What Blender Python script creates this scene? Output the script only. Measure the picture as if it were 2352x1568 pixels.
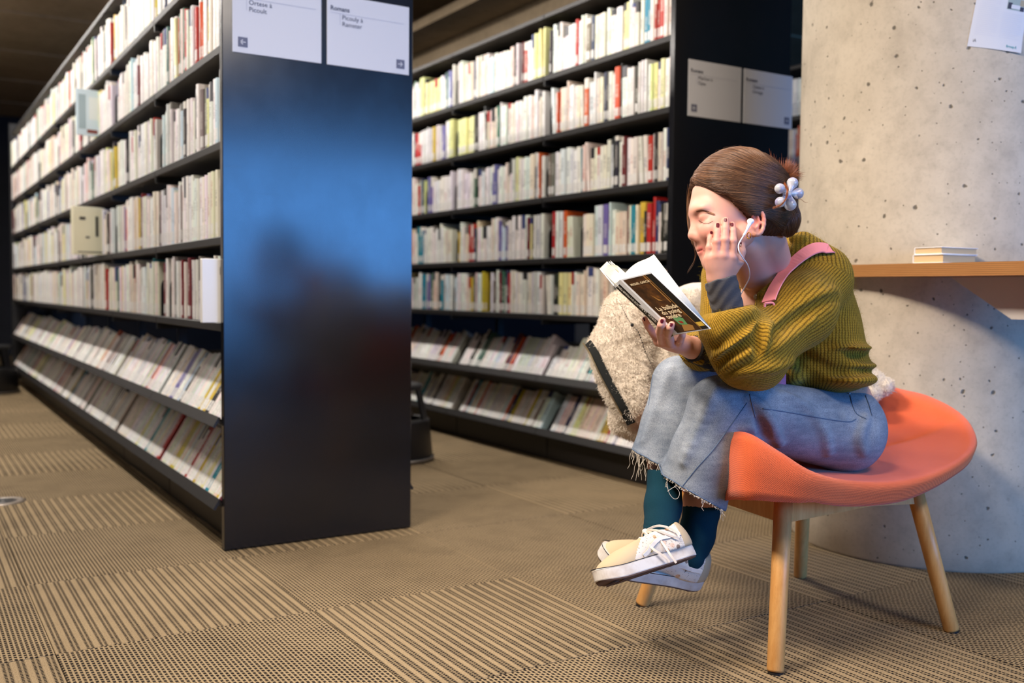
import bpy, math, random
import numpy as np
from mathutils import Vector, Matrix
random.seed(7); np.random.seed(7)
for o in list(bpy.data.objects): bpy.data.objects.remove(o)
SC = bpy.context.scene
COL = SC.collection
# ------------------------------------------------------------------ camera
W_, H_, CX, CY, FPX, CAMH = 2352, 1568, 1176.0, 784.0, 2286.7, 0.82
def _n(v): v = np.array(v, float); return v/np.linalg.norm(v)
_d1 = _n((-237-CX, 657.5-CY, FPX)); _d2 = _n((4900-CX, 706-CY, FPX))
_up = np.cross(_d1, _d2); _up /= np.linalg.norm(_up)
if _up[1] > 0: _up = -_up
_d2 = np.cross(_d1, _up)
if _d2[0] < 0: _d2 = -_d2
RW = np.array([_d2, _d1, _up]); CAM = np.array([0, 0, CAMH])
def P(px, py, d):
    """world point seen at a pixel of the photograph, d metres deep"""
    return CAM + RW @ np.array([(px-CX)/FPX*d, (py-CY)/FPX*d, d])
def ray(px, py): return RW @ np.array([(px-CX)/FPX, (py-CY)/FPX, 1.0])
def on_ground(px, py, z=0.0):
    r = ray(px, py); return CAM + r*((z-CAMH)/r[2])
def on_x(px, py, X): r = ray(px, py); return CAM + r*(X/r[0])
def on_y(px, py, Y): r = ray(px, py); return CAM + r*(Y/r[1])
def proj(p):
    c = RW.T @ (np.array(p, float)-CAM); return CX+FPX*c[0]/c[2], CY+FPX*c[1]/c[2], c[2]
cam = bpy.data.cameras.new('camera'); camo = bpy.data.objects.new('camera', cam); COL.objects.link(camo)
cam.sensor_width = 36; cam.lens = FPX*36/W_; cam.clip_start = 0.05; cam.clip_end = 100
camo.matrix_world = Matrix(((RW[0,0], -RW[0,1], -RW[0,2], 0), (RW[1,0], -RW[1,1], -RW[1,2], 0), (RW[2,0], -RW[2,1], -RW[2,2], CAMH), (0,0,0,1)))
cam.dof.use_dof = True; cam.dof.focus_distance = 2.11; cam.dof.aperture_fstop = 2.8
SC.camera = camo
# ------------------------------------------------------------------ light
SC.view_settings.view_transform = 'Standard'; SC.view_settings.look = 'None'
SC.view_settings.exposure = 0.10; SC.view_settings.gamma = 1.0; SC.view_settings.use_curve_mapping = False
SC.cycles.use_denoising = True
SC.cycles.max_bounces = 6; SC.cycles.diffuse_bounces = 3; SC.cycles.glossy_bounces = 3; SC.cycles.transmission_bounces = 6
SC.cycles.sample_clamp_indirect = 6.0
world = bpy.data.worlds.new('world'); SC.world = world; world.use_nodes = True
world.node_tree.nodes['Background'].inputs[0].default_value = (0.62, 0.74, 1.0, 1)
world.node_tree.nodes['Background'].inputs[1].default_value = 0.25
def area(name, loc, target, sx, sy, power, color, spread=180):
    l = bpy.data.lights.new(name, 'AREA'); l.shape = 'RECTANGLE'; l.size = sx; l.size_y = sy; l.energy = power; l.color = color
    l.spread = math.radians(spread)
    o = bpy.data.objects.new(name, l); COL.objects.link(o); o.location = loc
    d = Vector(target)-Vector(loc); o.rotation_euler = (0, math.atan2(-d.x, -d.z), 0) if abs(d.y) < 1e-6 else d.to_track_quat('-Z', 'Y').to_euler(); return o
WARM = (1.0, 0.87, 0.74); NEUT = (1.0, 0.93, 0.86); SKYC = (0.10, 0.38, 1.0)
# daylight through the tall window front behind the photographer
area('window_daylight', (4.0, -4.35, 1.43), (4.0, 0, 1.43), 4.4, 1.8, 340, SKYC)
# ceiling luminaires: one line over each aisle, downlights over the reading corner
area('aisle_luminaire_left', (0.24, 6.2, 2.72), (0.30, 6.2, 0), 0.10, 7.4, 150, NEUT)
area('aisle_luminaire_right', (2.04, 5.6, 2.72), (2.10, 5.6, 0), 0.10, 5.4, 100, NEUT)
area('reading_downlight_key', (-0.3, 1.75, 2.72), (2.0, 1.75, 0.75), 0.35, 0.9, 33, WARM, 96)
area('front_floor_fill', (0.35, 0.9, 2.72), (0.45, 1.2, 0), 0.5, 0.5, 26, WARM, 120)  # added fill lamp, brightens the left foreground floor
area('reading_downlight_fill', (1.6, -0.2, 2.72), (2.0, 1.6, 0.4), 0.7, 0.7, 30, WARM)
# ------------------------------------------------------------------ helpers
def newmesh(name, verts, faces, smooth=False):
    me = bpy.data.meshes.new(name); me.from_pydata([tuple(map(float, v)) for v in verts], [], [tuple(map(int, f)) for f in faces])
    if smooth: me.polygons.foreach_set('use_smooth', [True]*len(me.polygons))
    me.update(); return me
def obj(name, me, mat=None, parent=None, loc=None):
    o = bpy.data.objects.new(name, me); COL.objects.link(o)
    if mat is not None:
        for m in (mat if isinstance(mat, (list, tuple)) else [mat]): me.materials.append(m)
    if parent is not None: o.parent = parent
    if loc is not None: o.location = loc
    return o
def tag(o, label=None, cat=None, group=None, kind=None):
    if label: o['label'] = label
    if cat: o['category'] = cat
    if group: o['group'] = group
    if kind: o['kind'] = kind
    return o
def empty(name, loc=(0,0,0), rz=0.0):
    o = bpy.data.objects.new(name, None); COL.objects.link(o); o.location = loc; o.rotation_euler = (0,0,rz); o.empty_display_size = 0.05; return o
class MB:
    """collects boxes, tubes, prisms into one mesh"""
    def __init__(s): s.v = []; s.f = []
    def add(s, v, f):
        n = len(s.v); s.v += [tuple(map(float, q)) for q in v]; s.f += [tuple(int(i)+n for i in q) for q in f]; return s
    def box(s, a, b, bev=0.0):
        (x0,y0,z0),(x1,y1,z1) = a, b
        if bev <= 0:
            return s.add([(x0,y0,z0),(x1,y0,z0),(x1,y1,z0),(x0,y1,z0),(x0,y0,z1),(x1,y0,z1),(x1,y1,z1),(x0,y1,z1)],
                  [(3,2,1,0),(4,5,6,7),(0,1,5,4),(1,2,6,5),(2,3,7,6),(3,0,4,7)])
        c = bev; vs = []; 
        for sz,(zz,zi) in enumerate(((z0,z0+c),(z1,z1-c))):
            pass
        # chamfered box: three rings of 8-gons
        def ring(x0,x1,y0,y1,z,c): return [(x0+c,y0,z),(x1-c,y0,z),(x1,y0+c,z),(x1,y1-c,z),(x1-c,y1,z),(x0+c,y1,z),(x0,y1-c,z),(x0,y0+c,z)]
        r = ring(x0+c,x1-c,y0+c,y1-c,z0,c*.4)+ring(x0,x1,y0,y1,z0+c,c)+ring(x0,x1,y0,y1,z1-c,c)+ring(x0+c,x1-c,y0+c,y1-c,z1,c*.4)
        f = [tuple(range(7,-1,-1)), tuple(range(24,32))]
        for k in range(3):
            for i in range(8): j = (i+1)%8; f.append((k*8+i, k*8+j, k*8+8+j, k*8+8+i))
        return s.add(r, f)
    def tube(s, pts, r, n=10, cap=True):
        pts = [np.array(p, float) for p in pts]; N = len(pts); rr = r if hasattr(r, '__len__') else [r]*N
        T = [_n(pts[min(i+1,N-1)]-pts[max(i-1,0)]+1e-12) for i in range(N)]
        a = np.array((0,0,1.)); 
        if abs(T[0]@a) > .9: a = np.array((1.,0,0))
        u = _n(np.cross(T[0], a)); vs = []
        for i in range(N):
            u = _n(u-T[i]*(u@T[i])); w = np.cross(T[i], u)
            for k in range(n):
                t = 2*math.pi*k/n; vs.append(pts[i]+rr[i]*(math.cos(t)*u+math.sin(t)*w))
        f = []
        for i in range(N-1):
            for k in range(n): j = (k+1)%n; f.append((i*n+k, i*n+j, (i+1)*n+j, (i+1)*n+k))
        if cap: f += [tuple(range(n-1,-1,-1)), tuple(range((N-1)*n, N*n))]
        return s.add(vs, f)
    def lathe(s, prof, c=(0,0,0), n=40, a0=0, a1=2*math.pi):
        full = abs(a1-a0-2*math.pi) < 1e-6; m = n if full else n+1; vs = []
        for (r,z) in prof:
            for k in range(m):
                t = a0+(a1-a0)*k/n; vs.append((c[0]+r*math.cos(t), c[1]+r*math.sin(t), c[2]+z))
        f = []
        for i in range(len(prof)-1):
            for k in range(n): j = (k+1)%m; f.append((i*m+k, i*m+j, (i+1)*m+j, (i+1)*m+k))
        return s.add(vs, f)
    def build(s, name, mat, parent=None, smooth=False, loc=None):
        return obj(name, newmesh(name, s.v, s.f, smooth), mat, parent, loc)
class NT:
    """small node-tree writer"""
    def __init__(s, name, rough=0.6, color=(.5,.5,.5), spec=0.5, metal=0.0):
        s.m = bpy.data.materials.new(name); s.m.use_nodes = True; s.t = s.m.node_tree; s.b = s.t.nodes['Principled BSDF']
        s.out = s.t.nodes['Material Output']
        s.b.inputs['Base Color'].default_value = (*color, 1); s.b.inputs['Roughness'].default_value = rough
        s.b.inputs['Specular IOR Level'].default_value = spec; s.b.inputs['Metallic'].default_value = metal
    def n(s, typ, props=None, **inp):
        nd = s.t.nodes.new(typ)
        for k, v in (props or {}).items(): setattr(nd, k, v)
        for k, v in inp.items():
            key = int(k[1:]) if k[0] == '_' and k[1:].isdigit() else k.replace('_', ' ')
            s.set(nd.inputs[key], v)
        return nd
    def set(s, sock, v):
        if isinstance(v, bpy.types.NodeSocket): s.t.links.new(v, sock)
        elif isinstance(v, bpy.types.Node): s.t.links.new(v.outputs[0], sock)
        elif hasattr(v, '__len__') and len(v) == 3 and sock.type == 'RGBA': sock.default_value = (*v, 1)
        else: sock.default_value = v
    def math(s, op, a, b=None, c=None, clamp=False):
        nd = s.t.nodes.new('ShaderNodeMath'); nd.operation = op; nd.use_clamp = clamp
        for i, v in enumerate((a, b, c)):
            if v is not None: s.set(nd.inputs[i], v)
        return nd.outputs[0]
    def noise(s, vec, scale, detail=3, rough=.55, out=0):
        nd = s.n('ShaderNodeTexNoise', Scale=scale, Detail=detail, Roughness=rough)
        if vec is not None: s.set(nd.inputs['Vector'], vec)
        return nd.outputs[out]
    def ramp(s, fac, stops, interp='LINEAR'):
        nd = s.t.nodes.new('ShaderNodeValToRGB'); nd.color_ramp.interpolation = interp; e = nd.color_ramp.elements
        while len(e) < len(stops): e.new(0.5)
        for q, (p, c) in zip(e, stops):
            q.position = p; q.color = (*c, 1) if hasattr(c, '__len__') else (c, c, c, 1)
        s.set(nd.inputs[0], fac); return nd.outputs[0]
    def mix(s, fac, a, b, blend='MIX'):
        nd = s.t.nodes.new('ShaderNodeMix'); nd.data_type = 'RGBA'; nd.blend_type = blend
        s.set(nd.inputs[0], fac); s.set(nd.inputs[6], a); s.set(nd.inputs[7], b); return nd.outputs[2]
    def coord(s, which='Object'): return s.n('ShaderNodeTexCoord').outputs[which]
    def attr(s, name, out='Color'): return s.n('ShaderNodeAttribute', {'attribute_name': name}).outputs[out]
    def mapping(s, vec, scale=(1,1,1), loc=(0,0,0), rot=(0,0,0)):
        nd = s.n('ShaderNodeMapping'); s.set(nd.inputs['Vector'], vec); nd.inputs['Scale'].default_value = scale
        nd.inputs['Location'].default_value = loc; nd.inputs['Rotation'].default_value = rot; return nd.outputs[0]
    def sep(s, vec): return s.n('ShaderNodeSeparateXYZ', _0=vec).outputs
    def bump(s, h, strength=.3, dist=.002, base=None):
        nd = s.n('ShaderNodeBump', Strength=strength, Distance=dist, Height=h)
        if base is not None: s.set(nd.inputs['Normal'], base)
        s.set(s.b.inputs['Normal'], nd.outputs[0]); return nd.outputs[0]
    def col(s, v): s.set(s.b.inputs['Base Color'], v)
    def rough(s, v): s.set(s.b.inputs['Roughness'], v)
def srgb(r, g, b):
    f = lambda c: (c/255/12.92) if c/255 <= .04045 else ((c/255+.055)/1.055)**2.4
    return (f(r), f(g), f(b))
def plain(name, color, rough=.6, spec=.5, metal=0., noise=0.):
    m = NT(name, rough, color, spec, metal)
    if noise:
        c = m.coord(); n = m.noise(c, 9, 4); m.col(m.mix(n, tuple(x*(1-noise) for x in color), tuple(min(1, x*(1+noise)) for x in color)))
    return m.m
def text(name, body, size, mat, parent, mw, extrude=0.0002, align='LEFT', bold=False, sx=1.0):
    c = bpy.data.curves.new(name, 'FONT'); c.body = body; c.size = size; c.extrude = extrude; c.align_x = align; c.resolution_u = 3
    if bold: c.offset = size*.012
    c.materials.append(mat); o = bpy.data.objects.new(name, c); COL.objects.link(o)
    if parent is not None: o.parent = parent; o.matrix_parent_inverse = parent.matrix_world.inverted()
    m = mw.copy()
    if sx != 1: m = m @ Matrix.Diagonal((sx,1,1,1))
    o.matrix_world = m
    if parent is not None: o.matrix_basis = m; o.matrix_parent_inverse = Matrix.Translation(-Vector(parent.location)) if parent.rotation_euler[2] == 0 else parent.matrix_world.inverted()
    return o
def frame_mat(o, x, y):
    x = Vector(x).normalized(); y = Vector(y); z = x.cross(y).normalized(); y = z.cross(x)
    return Matrix(((x[0],y[0],z[0],o[0]),(x[1],y[1],z[1],o[1]),(x[2],y[2],z[2],o[2]),(0,0,0,1)))
# ------------------------------------------------------------------ materials of the setting
def carpet_mat(kind):
    m = NT('carpet_'+kind, .95, spec=.1); g = m.n('ShaderNodeNewGeometry').outputs['Position']; x, y, z = m.sep(g)
    rnd = m.n('ShaderNodeObjectInfo').outputs['Random']
    p = .0102 if kind == 'fine' else .0098
    # rows run along Y; each row a dash pattern shifted against the next
    row = m.math('DIVIDE', x, p); ri = m.math('FLOOR', row); rf = m.math('FRACT', row)
    sh = m.math('FRACT', m.math('MULTIPLY', ri, .37))
    wob = m.noise(m.mapping(g, (60, 14, 1)), 1.0, 2)
    dl = .0150 if kind == 'fine' else .0092
    df = m.math('FRACT', m.math('ADD', m.math('DIVIDE', y, dl), m.math('ADD', sh, m.math('MULTIPLY', wob, .9))))
    dash = m.math('GREATER_THAN', m.noise(m.mapping(g, (95, 60, 1)), 1.0, 1), .0)
    lr = m.ramp(m.math('ABSOLUTE', m.math('SUBTRACT', rf, .5)), [(0., 1), (.20, 1), (.34, 0)])
    ld = m.ramp(df, [(.0, 0), (.10, 1), (.62, 1), (.74, 0)])
    v = m.math('MULTIPLY', lr, m.math('ADD', m.math('MULTIPLY', ld, .78), .22))
    if kind == 'bold':
        g3 = m.math('FRACT', m.math('DIVIDE', ri, 3.0)); on3 = m.math('LESS_THAN', m.math('ABSOLUTE', g3), .6)
        fade = m.ramp(m.noise(m.mapping(g, (1.2, 1.7, 1)), 1.0, 1), [(.35, .0), (.65, .42)])
        body = m.math('MULTIPLY', m.math('MAXIMUM', m.math('MULTIPLY', v, 1.0), fade), on3)
        v = m.math('MAXIMUM', m.math('MULTIPLY', v, .10), body)
    big = m.noise(g, 1.6, 3)
    base = m.mix(big, srgb(166, 145, 112), srgb(190, 168, 134))
    fz = m.noise(m.mapping(g, (420, 420, 420)), 1.0, 2)
    base = m.mix(m.math('MULTIPLY', fz, .75), base, srgb(118, 97, 68))
    blot = m.math('ADD', m.ramp(m.noise(g, 7, 4), [(.45, 0), (.7, .28)]), m.ramp(m.noise(m.mapping(g, (300, 300, 1)), 1.0, 3), [(.50, 0), (.66, .75)]))
    c = m.mix(m.math('ADD', m.math('MULTIPLY', v, .93), m.math('MULTIPLY', blot, .4), clamp=True), base, srgb(34, 28, 25))
    m.col(c); hgt = m.math('SUBTRACT', m.math('MULTIPLY', fz, .35), v); m.bump(hgt, .8, .003)
    return m.m
M = {}
M['carpet_fine'] = carpet_mat('fine'); M['carpet_bold'] = carpet_mat('bold')
M['carpet_under'] = plain('carpet_backing', srgb(60, 50, 40), .95, .1)
def concrete(name, c0, c1, sc=1.0, dark=1.0):
    m = NT(name, .72, spec=.35); g = m.n('ShaderNodeNewGeometry').outputs['Position']
    n1 = m.noise(g, 2.2*sc, 5, .6); n2 = m.noise(g, 14*sc, 5, .65); n3 = m.noise(g, 90*sc, 3)
    c = m.mix(m.ramp(n1, [(.3, 0), (.7, 1)]), c0, c1)
    c = m.mix(m.ramp(n2, [(.45, 0), (.75, .45)]), c, tuple(x*.62 for x in c0))
    c = m.mix(m.ramp(n3, [(.5, 0), (.75, .22)]), c, tuple(x*.5 for x in c0))
    # cast pits, laid out on the unrolled cylinder
    px_, py_, pz_ = m.sep(g); cyl = m.n('ShaderNodeCombineXYZ', X=m.math('MULTIPLY', m.math('ARCTAN2', m.math('SUBTRACT', py_, 2.111), m.math('SUBTRACT', px_, 2.976)), .448), Y=pz_, Z=0.0).outputs[0]
    vor = m.n('ShaderNodeTexVoronoi', {'voronoi_dimensions': '2D'}, Vector=m.mix(.012, cyl, m.noise(g, 60, 3, out=1)), Scale=13.0)
    vs_ = m.sep(vor.outputs['Color']); pit = m.ramp(m.math('DIVIDE', vor.outputs['Distance'], m.math('ADD', .25, m.math('MULTIPLY', vs_[1], 1.0))), [(.0, 1), (.045, 1), (.08, 0)])
    sel = m.ramp(m.sep(vor.outputs['Color'])[0], [(.45, 0), (.47, 1)])
    vor2 = m.n('ShaderNodeTexVoronoi', {'voronoi_dimensions': '2D'}, Vector=m.mix(.006, cyl, m.noise(g, 90, 3, out=1)), Scale=34.0)
    pit2 = m.ramp(m.math('DIVIDE', vor2.outputs['Distance'], m.math('ADD', .3, m.sep(vor2.outputs['Color'])[0])), [(.0, 1), (.045, 1), (.08, 0)])
    sel2 = m.ramp(m.sep(vor2.outputs['Color'])[1], [(.80, 0), (.82, 1)])
    pp = m.math('MAXIMUM', m.math('MULTIPLY', pit, sel), m.math('MULTIPLY', pit2, sel2))
    c = m.mix(m.math('MULTIPLY', pp, .85), c, srgb(72, 66, 54)); m.col(c)
    m.bump(m.math('SUBTRACT', m.math('MULTIPLY', n2, .12), pp), .5, .004)
    return m.m
M['concrete'] = concrete('cast_concrete', srgb(176, 164, 146), srgb(202, 190, 172))
M['ceiling'] = concrete('ceiling_concrete', srgb(150, 132, 106), srgb(172, 152, 124))
M['black'] = plain('black_lacquered_steel', srgb(24, 24, 27), .42, .5, 0, .15)
M['black_edge'] = plain('black_shelf_edge', srgb(34, 32, 32), .5, .4, 0, .1)
def panel_mat():
    m = NT('dark_blue_lacquer', .2, srgb(12, 14, 20), .62); g = m.n('ShaderNodeNewGeometry').outputs['Position']
    sm = m.noise(m.mapping(g, (7, 1, 5)), 1.0, 5, .7)
    scr = m.ramp(m.noise(m.mapping(g, (3, 1, 160), rot=(0, .35, 0)), 1.0, 2), [(.7, 0), (.74, .5)])
    m.col(m.mix(m.ramp(sm, [(.35, 0), (.7, 1)]), srgb(20, 20, 25), srgb(15, 16, 20)))
    m.rough(m.math('ADD', m.ramp(sm, [(.3, .175), (.7, .22)]), m.math('MULTIPLY', scr, .12)))
    return m.m
M['panel'] = panel_mat()
M['sign'] = plain('sign_card', srgb(202, 202, 206), .45, .4)
M['ink'] = plain('sign_ink', srgb(58, 60, 78), .6)
M['inkgrey'] = plain('sign_ink_grey', srgb(98, 100, 118), .6)
M['rule'] = plain('sign_rule', srgb(170, 172, 186), .6)
# ------------------------------------------------------------------ room shell
XL, XR, YN, YF, ZC = -4.2, 9.5, -4.2, 13.4, 2.86
floor = tag(MB().box((XL, YN, -.12), (XR, YF, -.004)).build('floor', M['carpet_under']), kind='structure', label='beige and black ribbed carpet tile floor')
TS = .605; tx0, ty0 = .893-.605*9, 2.402-.605*5
tile_me = {}
def tile_mesh(kind):
    if kind not in tile_me:
        mb = MB().box((.0008, .0008, -.004), (TS-.0008, TS-.0008, 0), .0012); tile_me[kind] = newmesh('carpet_tile', mb.v, mb.f); tile_me[kind].materials.append(M['carpet_'+kind])
    return tile_me[kind]
done = set()
bold_at = {(8,5):1, (10,5):0, (9,4):1, (8,7):1, (8,9):1}
nt = 0
for i in range(0, 23):
    for j in range(0, 18):
        x, y = tx0+i*TS, ty0+j*TS
        if x < XL or y < YN or x+TS > XR or y+TS > YF: continue
        c = (x+TS/2, y+TS/2, 0)
        u, v, d = proj(c)
        if d < .6: continue
        if u < -900 or u > 3300 or d > 9.2: continue
        if (c[0]-2.976)**2+(c[1]-2.111)**2 < .1: continue
        k = bold_at.get((i, j), 1 if (i+j) % 2 == 1 else 0)
        o = obj('carpet_tile', tile_mesh('bold' if k else 'fine'), None, floor, (x, y, random.uniform(-.0006, .0006))); nt += 1; done.add((i, j))
far_carpet = []
mbf = MB()
for i in range(-2, 24):
    for j in range(-3, 30):
        x, y = tx0+i*TS, ty0+j*TS
        x2, y2 = min(x+TS, XR)-.0008, min(y+TS, YF)-.0008; x, y = max(x, XL)+.0008, max(y, YN)+.0008
        if x2-x < .02 or y2-y < .02 or (i, j) in done: continue
        mbf.box((x, y, -.004), (x2, y2, 0))
tag(mbf.build('carpet_tile_field', M['carpet_fine'], floor), kind='stuff')
ceil = tag(MB().box((XL, YN, ZC), (XR, YF, ZC+.2)).build('ceiling', M['ceiling']), kind='structure', label='brown grey concrete ceiling with panel joints')
for k in range(6):
    y = 5.6+1.35*k; MB().box((XL, y, ZC-.012), (XR, y+.9, ZC+.001), .004).build('ceiling_panel', M['ceiling'], ceil)
bm = MB().box((3.35, YN, 2.42), (3.75, YF, ZC)).build('ceiling_beam', M['ceiling'], ceil)
MB().box((3.05, YN, 2.60), (3.35, YF, 2.66)).build('cable_tray', M['ceiling'], ceil)
M['farwall'] = plain('dark_wall_paint', srgb(34, 36, 46), .7, .3, 0, .2)
tag(MB().box((XL, YF, 0), (XR, YF+.15, ZC)).build('wall_far', M['farwall']), kind='structure')
M['wallpaint'] = plain('pale_wall_paint', srgb(168, 160, 150), .8, .2, 0, .06)
tag(MB().box((XL-.15, YN, 0), (XL, YF, ZC)).build('wall_left', M['wallpaint']), kind='structure')
tag(MB().box((XR, YN, 0), (XR+.15, YF, ZC)).build('wall_right', M['wallpaint']), kind='structure')
bw = MB(); bw.box((XL, YN-.15, 0), (1.7, YN, ZC)); bw.box((6.3, YN-.15, 0), (XR, YN, ZC)); bw.box((1.7, YN-.15, 0), (6.3, YN, .42)); bw.box((1.7, YN-.15, 2.68), (6.3, YN, ZC))
tag(bw.build('wall_near', M['wallpaint']), kind='structure')
for k in range(4):
    x = 1.7+1.15*k; w = MB(); w.box((x, YN-.12, .42), (x+.03, YN-.06, 2.68)); w.box((x+1.12, YN-.12, .42), (x+1.15, YN-.06, 2.68)); w.box((x, YN-.12, .42), (x+1.15, YN-.06, .45)); w.box((x, YN-.12, 2.65), (x+1.15, YN-.06, 2.68))
    tag(w.build('window_%d' % (k+1), M['black']), kind='structure')
# round concrete column
CC, CR = (2.976, 2.111), .448
n = 96; prof = [(CR-.006, 0), (CR, .008)]+[(CR, z) for z in np.linspace(.1, ZC, 24)]
column = tag(MB().lathe(prof, (CC[0], CC[1], 0), n).build('concrete_column', M['concrete'], smooth=True), 'round cast concrete column with small air holes', kind='structure')
# ------------------------------------------------------------------ bookcases
ZB = [.715, .985, 1.28, 1.575, 1.86]; ZTOP = 2.13; TILT = math.radians(31)
CASE_Y0, MODL, NMOD = 3.09, .93, 7
M['signback'] = M['sign']
def bookcase(x0, x1, y1, label, nm):
    t = tag(empty('bookcase', ((x0+x1)/2, CASE_Y0, 0)), label, 'bookcase', 'tall black double-sided bookcases')
    ox, oy = (x0+x1)/2, CASE_Y0
    def part(name, mb, mat):
        mb.v = [(a-ox, b-oy, c) for a, b, c in mb.v]; return mb.build(name, mat, t)
    part('end_panel', MB().box((x0, CASE_Y0, .004), (x1, CASE_Y0+.03, ZTOP+.12), .002), M['panel'])
    part('end_panel', MB().box((x0, y1, .004), (x1, y1+.03, ZTOP+.12), .002), M['black'])
    xm = (x0+x1)/2
    for k in range(nm):
        ya, yb = CASE_Y0+.032+k*MODL, min(CASE_Y0+.028+(k+1)*MODL, y1)
        if yb-ya < .2: break
        part('upright', MB().box((xm-.02, yb-.015, .004), (xm+.02, yb+.015, ZTOP)), M['black'])
        part('top_board', MB().box((x0+.005, ya, ZTOP), (x1-.005, yb, ZTOP+.022), .002), M['black_edge'])
        for z in ZB:
            for s in (0, 1):
                a, b = (x0+.004, xm-.03) if s == 0 else (xm+.03, x1-.004)
                sh = part('shelf_board', MB().box((a, ya, z-.026), (b, yb, z), .002), M['black_edge'])
                if s == 0:
                    c = MB(); c.box((a, yb-.012, z-.05), (b, yb-.004, z-.026)); c.v = [(p-ox, q-oy, r) for p, q, r in c.v]; c.build('bracket', M['black'], sh)
        for s in (0, 1):
            sg = -1 if s == 0 else 1; xe = x0 if s == 0 else x1
            for zf in (.41, .15):
                # sloping shelf: board under the books plus the up-turned lip
                dx, dz = math.cos(TILT), -math.sin(TILT); ux, uz = math.sin(TILT), math.cos(TILT)
                mb = MB()
                def Q(a, b): return (xe-sg*(a*dx+b*ux), zf+a*dz+b*uz)
                for (a0, b0, a1, b1) in ((-.004, -.012, .17, -.002), (-.012, -.03, -.004, .006), (.16, -.002, .168, .2)):
                    q = [Q(a0, b0), Q(a1, b0), Q(a1, b1), Q(a0, b1)]
                    vs = [(x, ya, z) for x, z in q]+[(x, yb, z) for x, z in q]
                    mb.add(vs, [(0,1,2,3),(7,6,5,4),(0,4,5,1),(1,5,6,2),(2,6,7,3),(3,7,4,0)])
                part('sloping_shelf', mb, M['black_edge'])
            xa = x0+.05 if s == 0 else x1-.05
            part('kick_plate', MB().box((min(xa, xa+sg*-.012), ya+.002, .003), (max(xa, xa+sg*-.012), yb-.002, .125), .001), M['black_edge'])
    return t
caseA = bookcase(.858, 1.503, 9.78, 'tall black bookcase in front, its blue-sheened end panel carrying two signs', 8)
caseB = bookcase(2.66, 3.315, 9.0, 'tall black bookcase behind the reading woman, small pale signs on its end', 7)
caseC = bookcase(4.46, 5.10, 6.0, 'black bookcase glimpsed in the slit beside the concrete column', 3)
caseZ = bookcase(-.94, -.30, 9.78, 'black bookcase added outside the picture across the left aisle, blocking stray light', 8)  # unseen bookcase, added to keep stray light off the left aisle
# signs on the end panels
def sign(x0, x1, z0, z1, title, l1, l2, arrow, label, tsz=.0165):
    s = tag(empty('sign', ((x0+x1)/2, CASE_Y0, z0)), label, 'sign', 'white author range signs on the bookcase ends')
    px, pz = (x0+x1)/2, z0; y = -.003
    MB().box((x0-px, y, 0), (x1-px, -.0002, z1-z0), .0006).build('card', M['sign'], s)
    def T(nm, b, sz, x, z, mat, bold=False):
        c = bpy.data.curves.new(nm, 'FONT'); c.body = b; c.size = sz; c.extrude = .0001; c.materials.append(mat); c.resolution_u = 3
        if bold: c.offset = sz*.02
        tmp = bpy.data.objects.new(nm+'_t', c); COL.objects.link(tmp); dg = bpy.context.evaluated_depsgraph_get(); me = bpy.data.meshes.new_from_object(tmp.evaluated_get(dg)); bpy.data.objects.remove(tmp)
        o = bpy.data.objects.new(nm, me); COL.objects.link(o); o.parent = s; o.location = (x-px, y-.0006, z-pz); o.rotation_euler = (math.pi/2, 0, 0); return o
    w = x1-x0; zt = z0+.2*(z1-z0)/.226*1.0
    zt = z0+.176
    T('title_lettering', title, .0205, x0+.011, zt, M['ink'], True)
    MB().box((x0+.012-px, y-.0007, zt-.0085-pz), (x1-.02-px, y-.0001, zt-.0075-pz)).build('rule_line', M['rule'], s)
    MB().box((x0+.044-px, y-.0007, zt-.045-pz), (x0+.045-px, y-.0001, zt-.0085-pz)).build('rule_line', M['rule'], s)
    T('author_lettering', l1, .0205, x0+.051, zt-.026, M['ink']); T('author_lettering', l2, .0205, x0+.051, zt-.047, M['ink'])
    ax = x0+.017 if arrow < 0 else x1-.047; az = z0+.018
    MB().box((ax-px, y-.0008, az-pz), (ax+.03-px, y-.0001, az+.03-pz)).build('arrow_box', M['inkgrey'], s)
    a = MB(); cx_, cz_ = ax+.015-px, az+.015-pz; sg = arrow
    a.box((cx_-.009, y-.0014, cz_-.0013), (cx_+.009, y-.0009, cz_+.0013))
    for q in (-1, 1):
        tipx = cx_+sg*.009; v = [(tipx, cz_), (tipx-sg*.008, cz_+q*.008), (tipx-sg*.0098, cz_+q*.0062), (tipx-sg*.0032, cz_)]
        a.add([(p, y-.0014, r) for p, r in v]+[(p, y-.0009, r) for p, r in v], [(0,1,2,3),(7,6,5,4),(0,4,5,1),(1,5,6,2),(2,6,7,3),(3,7,4,0)])
    a.build('arrow', M['sign'], s); return s
sign(.889, 1.176, 1.549, 1.775, 'Romans', 'Ortese à', 'Picoult', -1, 'white sign reading Ortese à Picoult with left arrow on front bookcase')
sign(1.195, 1.487, 1.549, 1.775, 'Romans', 'Picouly à', 'Ramster', 1, 'white sign reading Picouly à Ramster with right arrow on front bookcase')
b0 = on_y(1579, 262, CASE_Y0); b1 = on_y(1700, 281, CASE_Y0); b2 = on_y(1706, 285, CASE_Y0); b3 = on_y(1817, 298, CASE_Y0)
zb = float(np.mean([b0[2], b1[2], b2[2], b3[2]]))
sign(b0[0], b1[0], zb, zb+.226, 'Romans', 'Marlow à', 'Opie', -1, 'smaller-looking pale sign with left arrow on the bookcase behind the woman')
sign(b2[0], b3[0], zb, zb+.226, 'Romans', 'Oates à', 'Ortega', 1, 'smaller-looking pale sign with right arrow nearest the concrete column')
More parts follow.
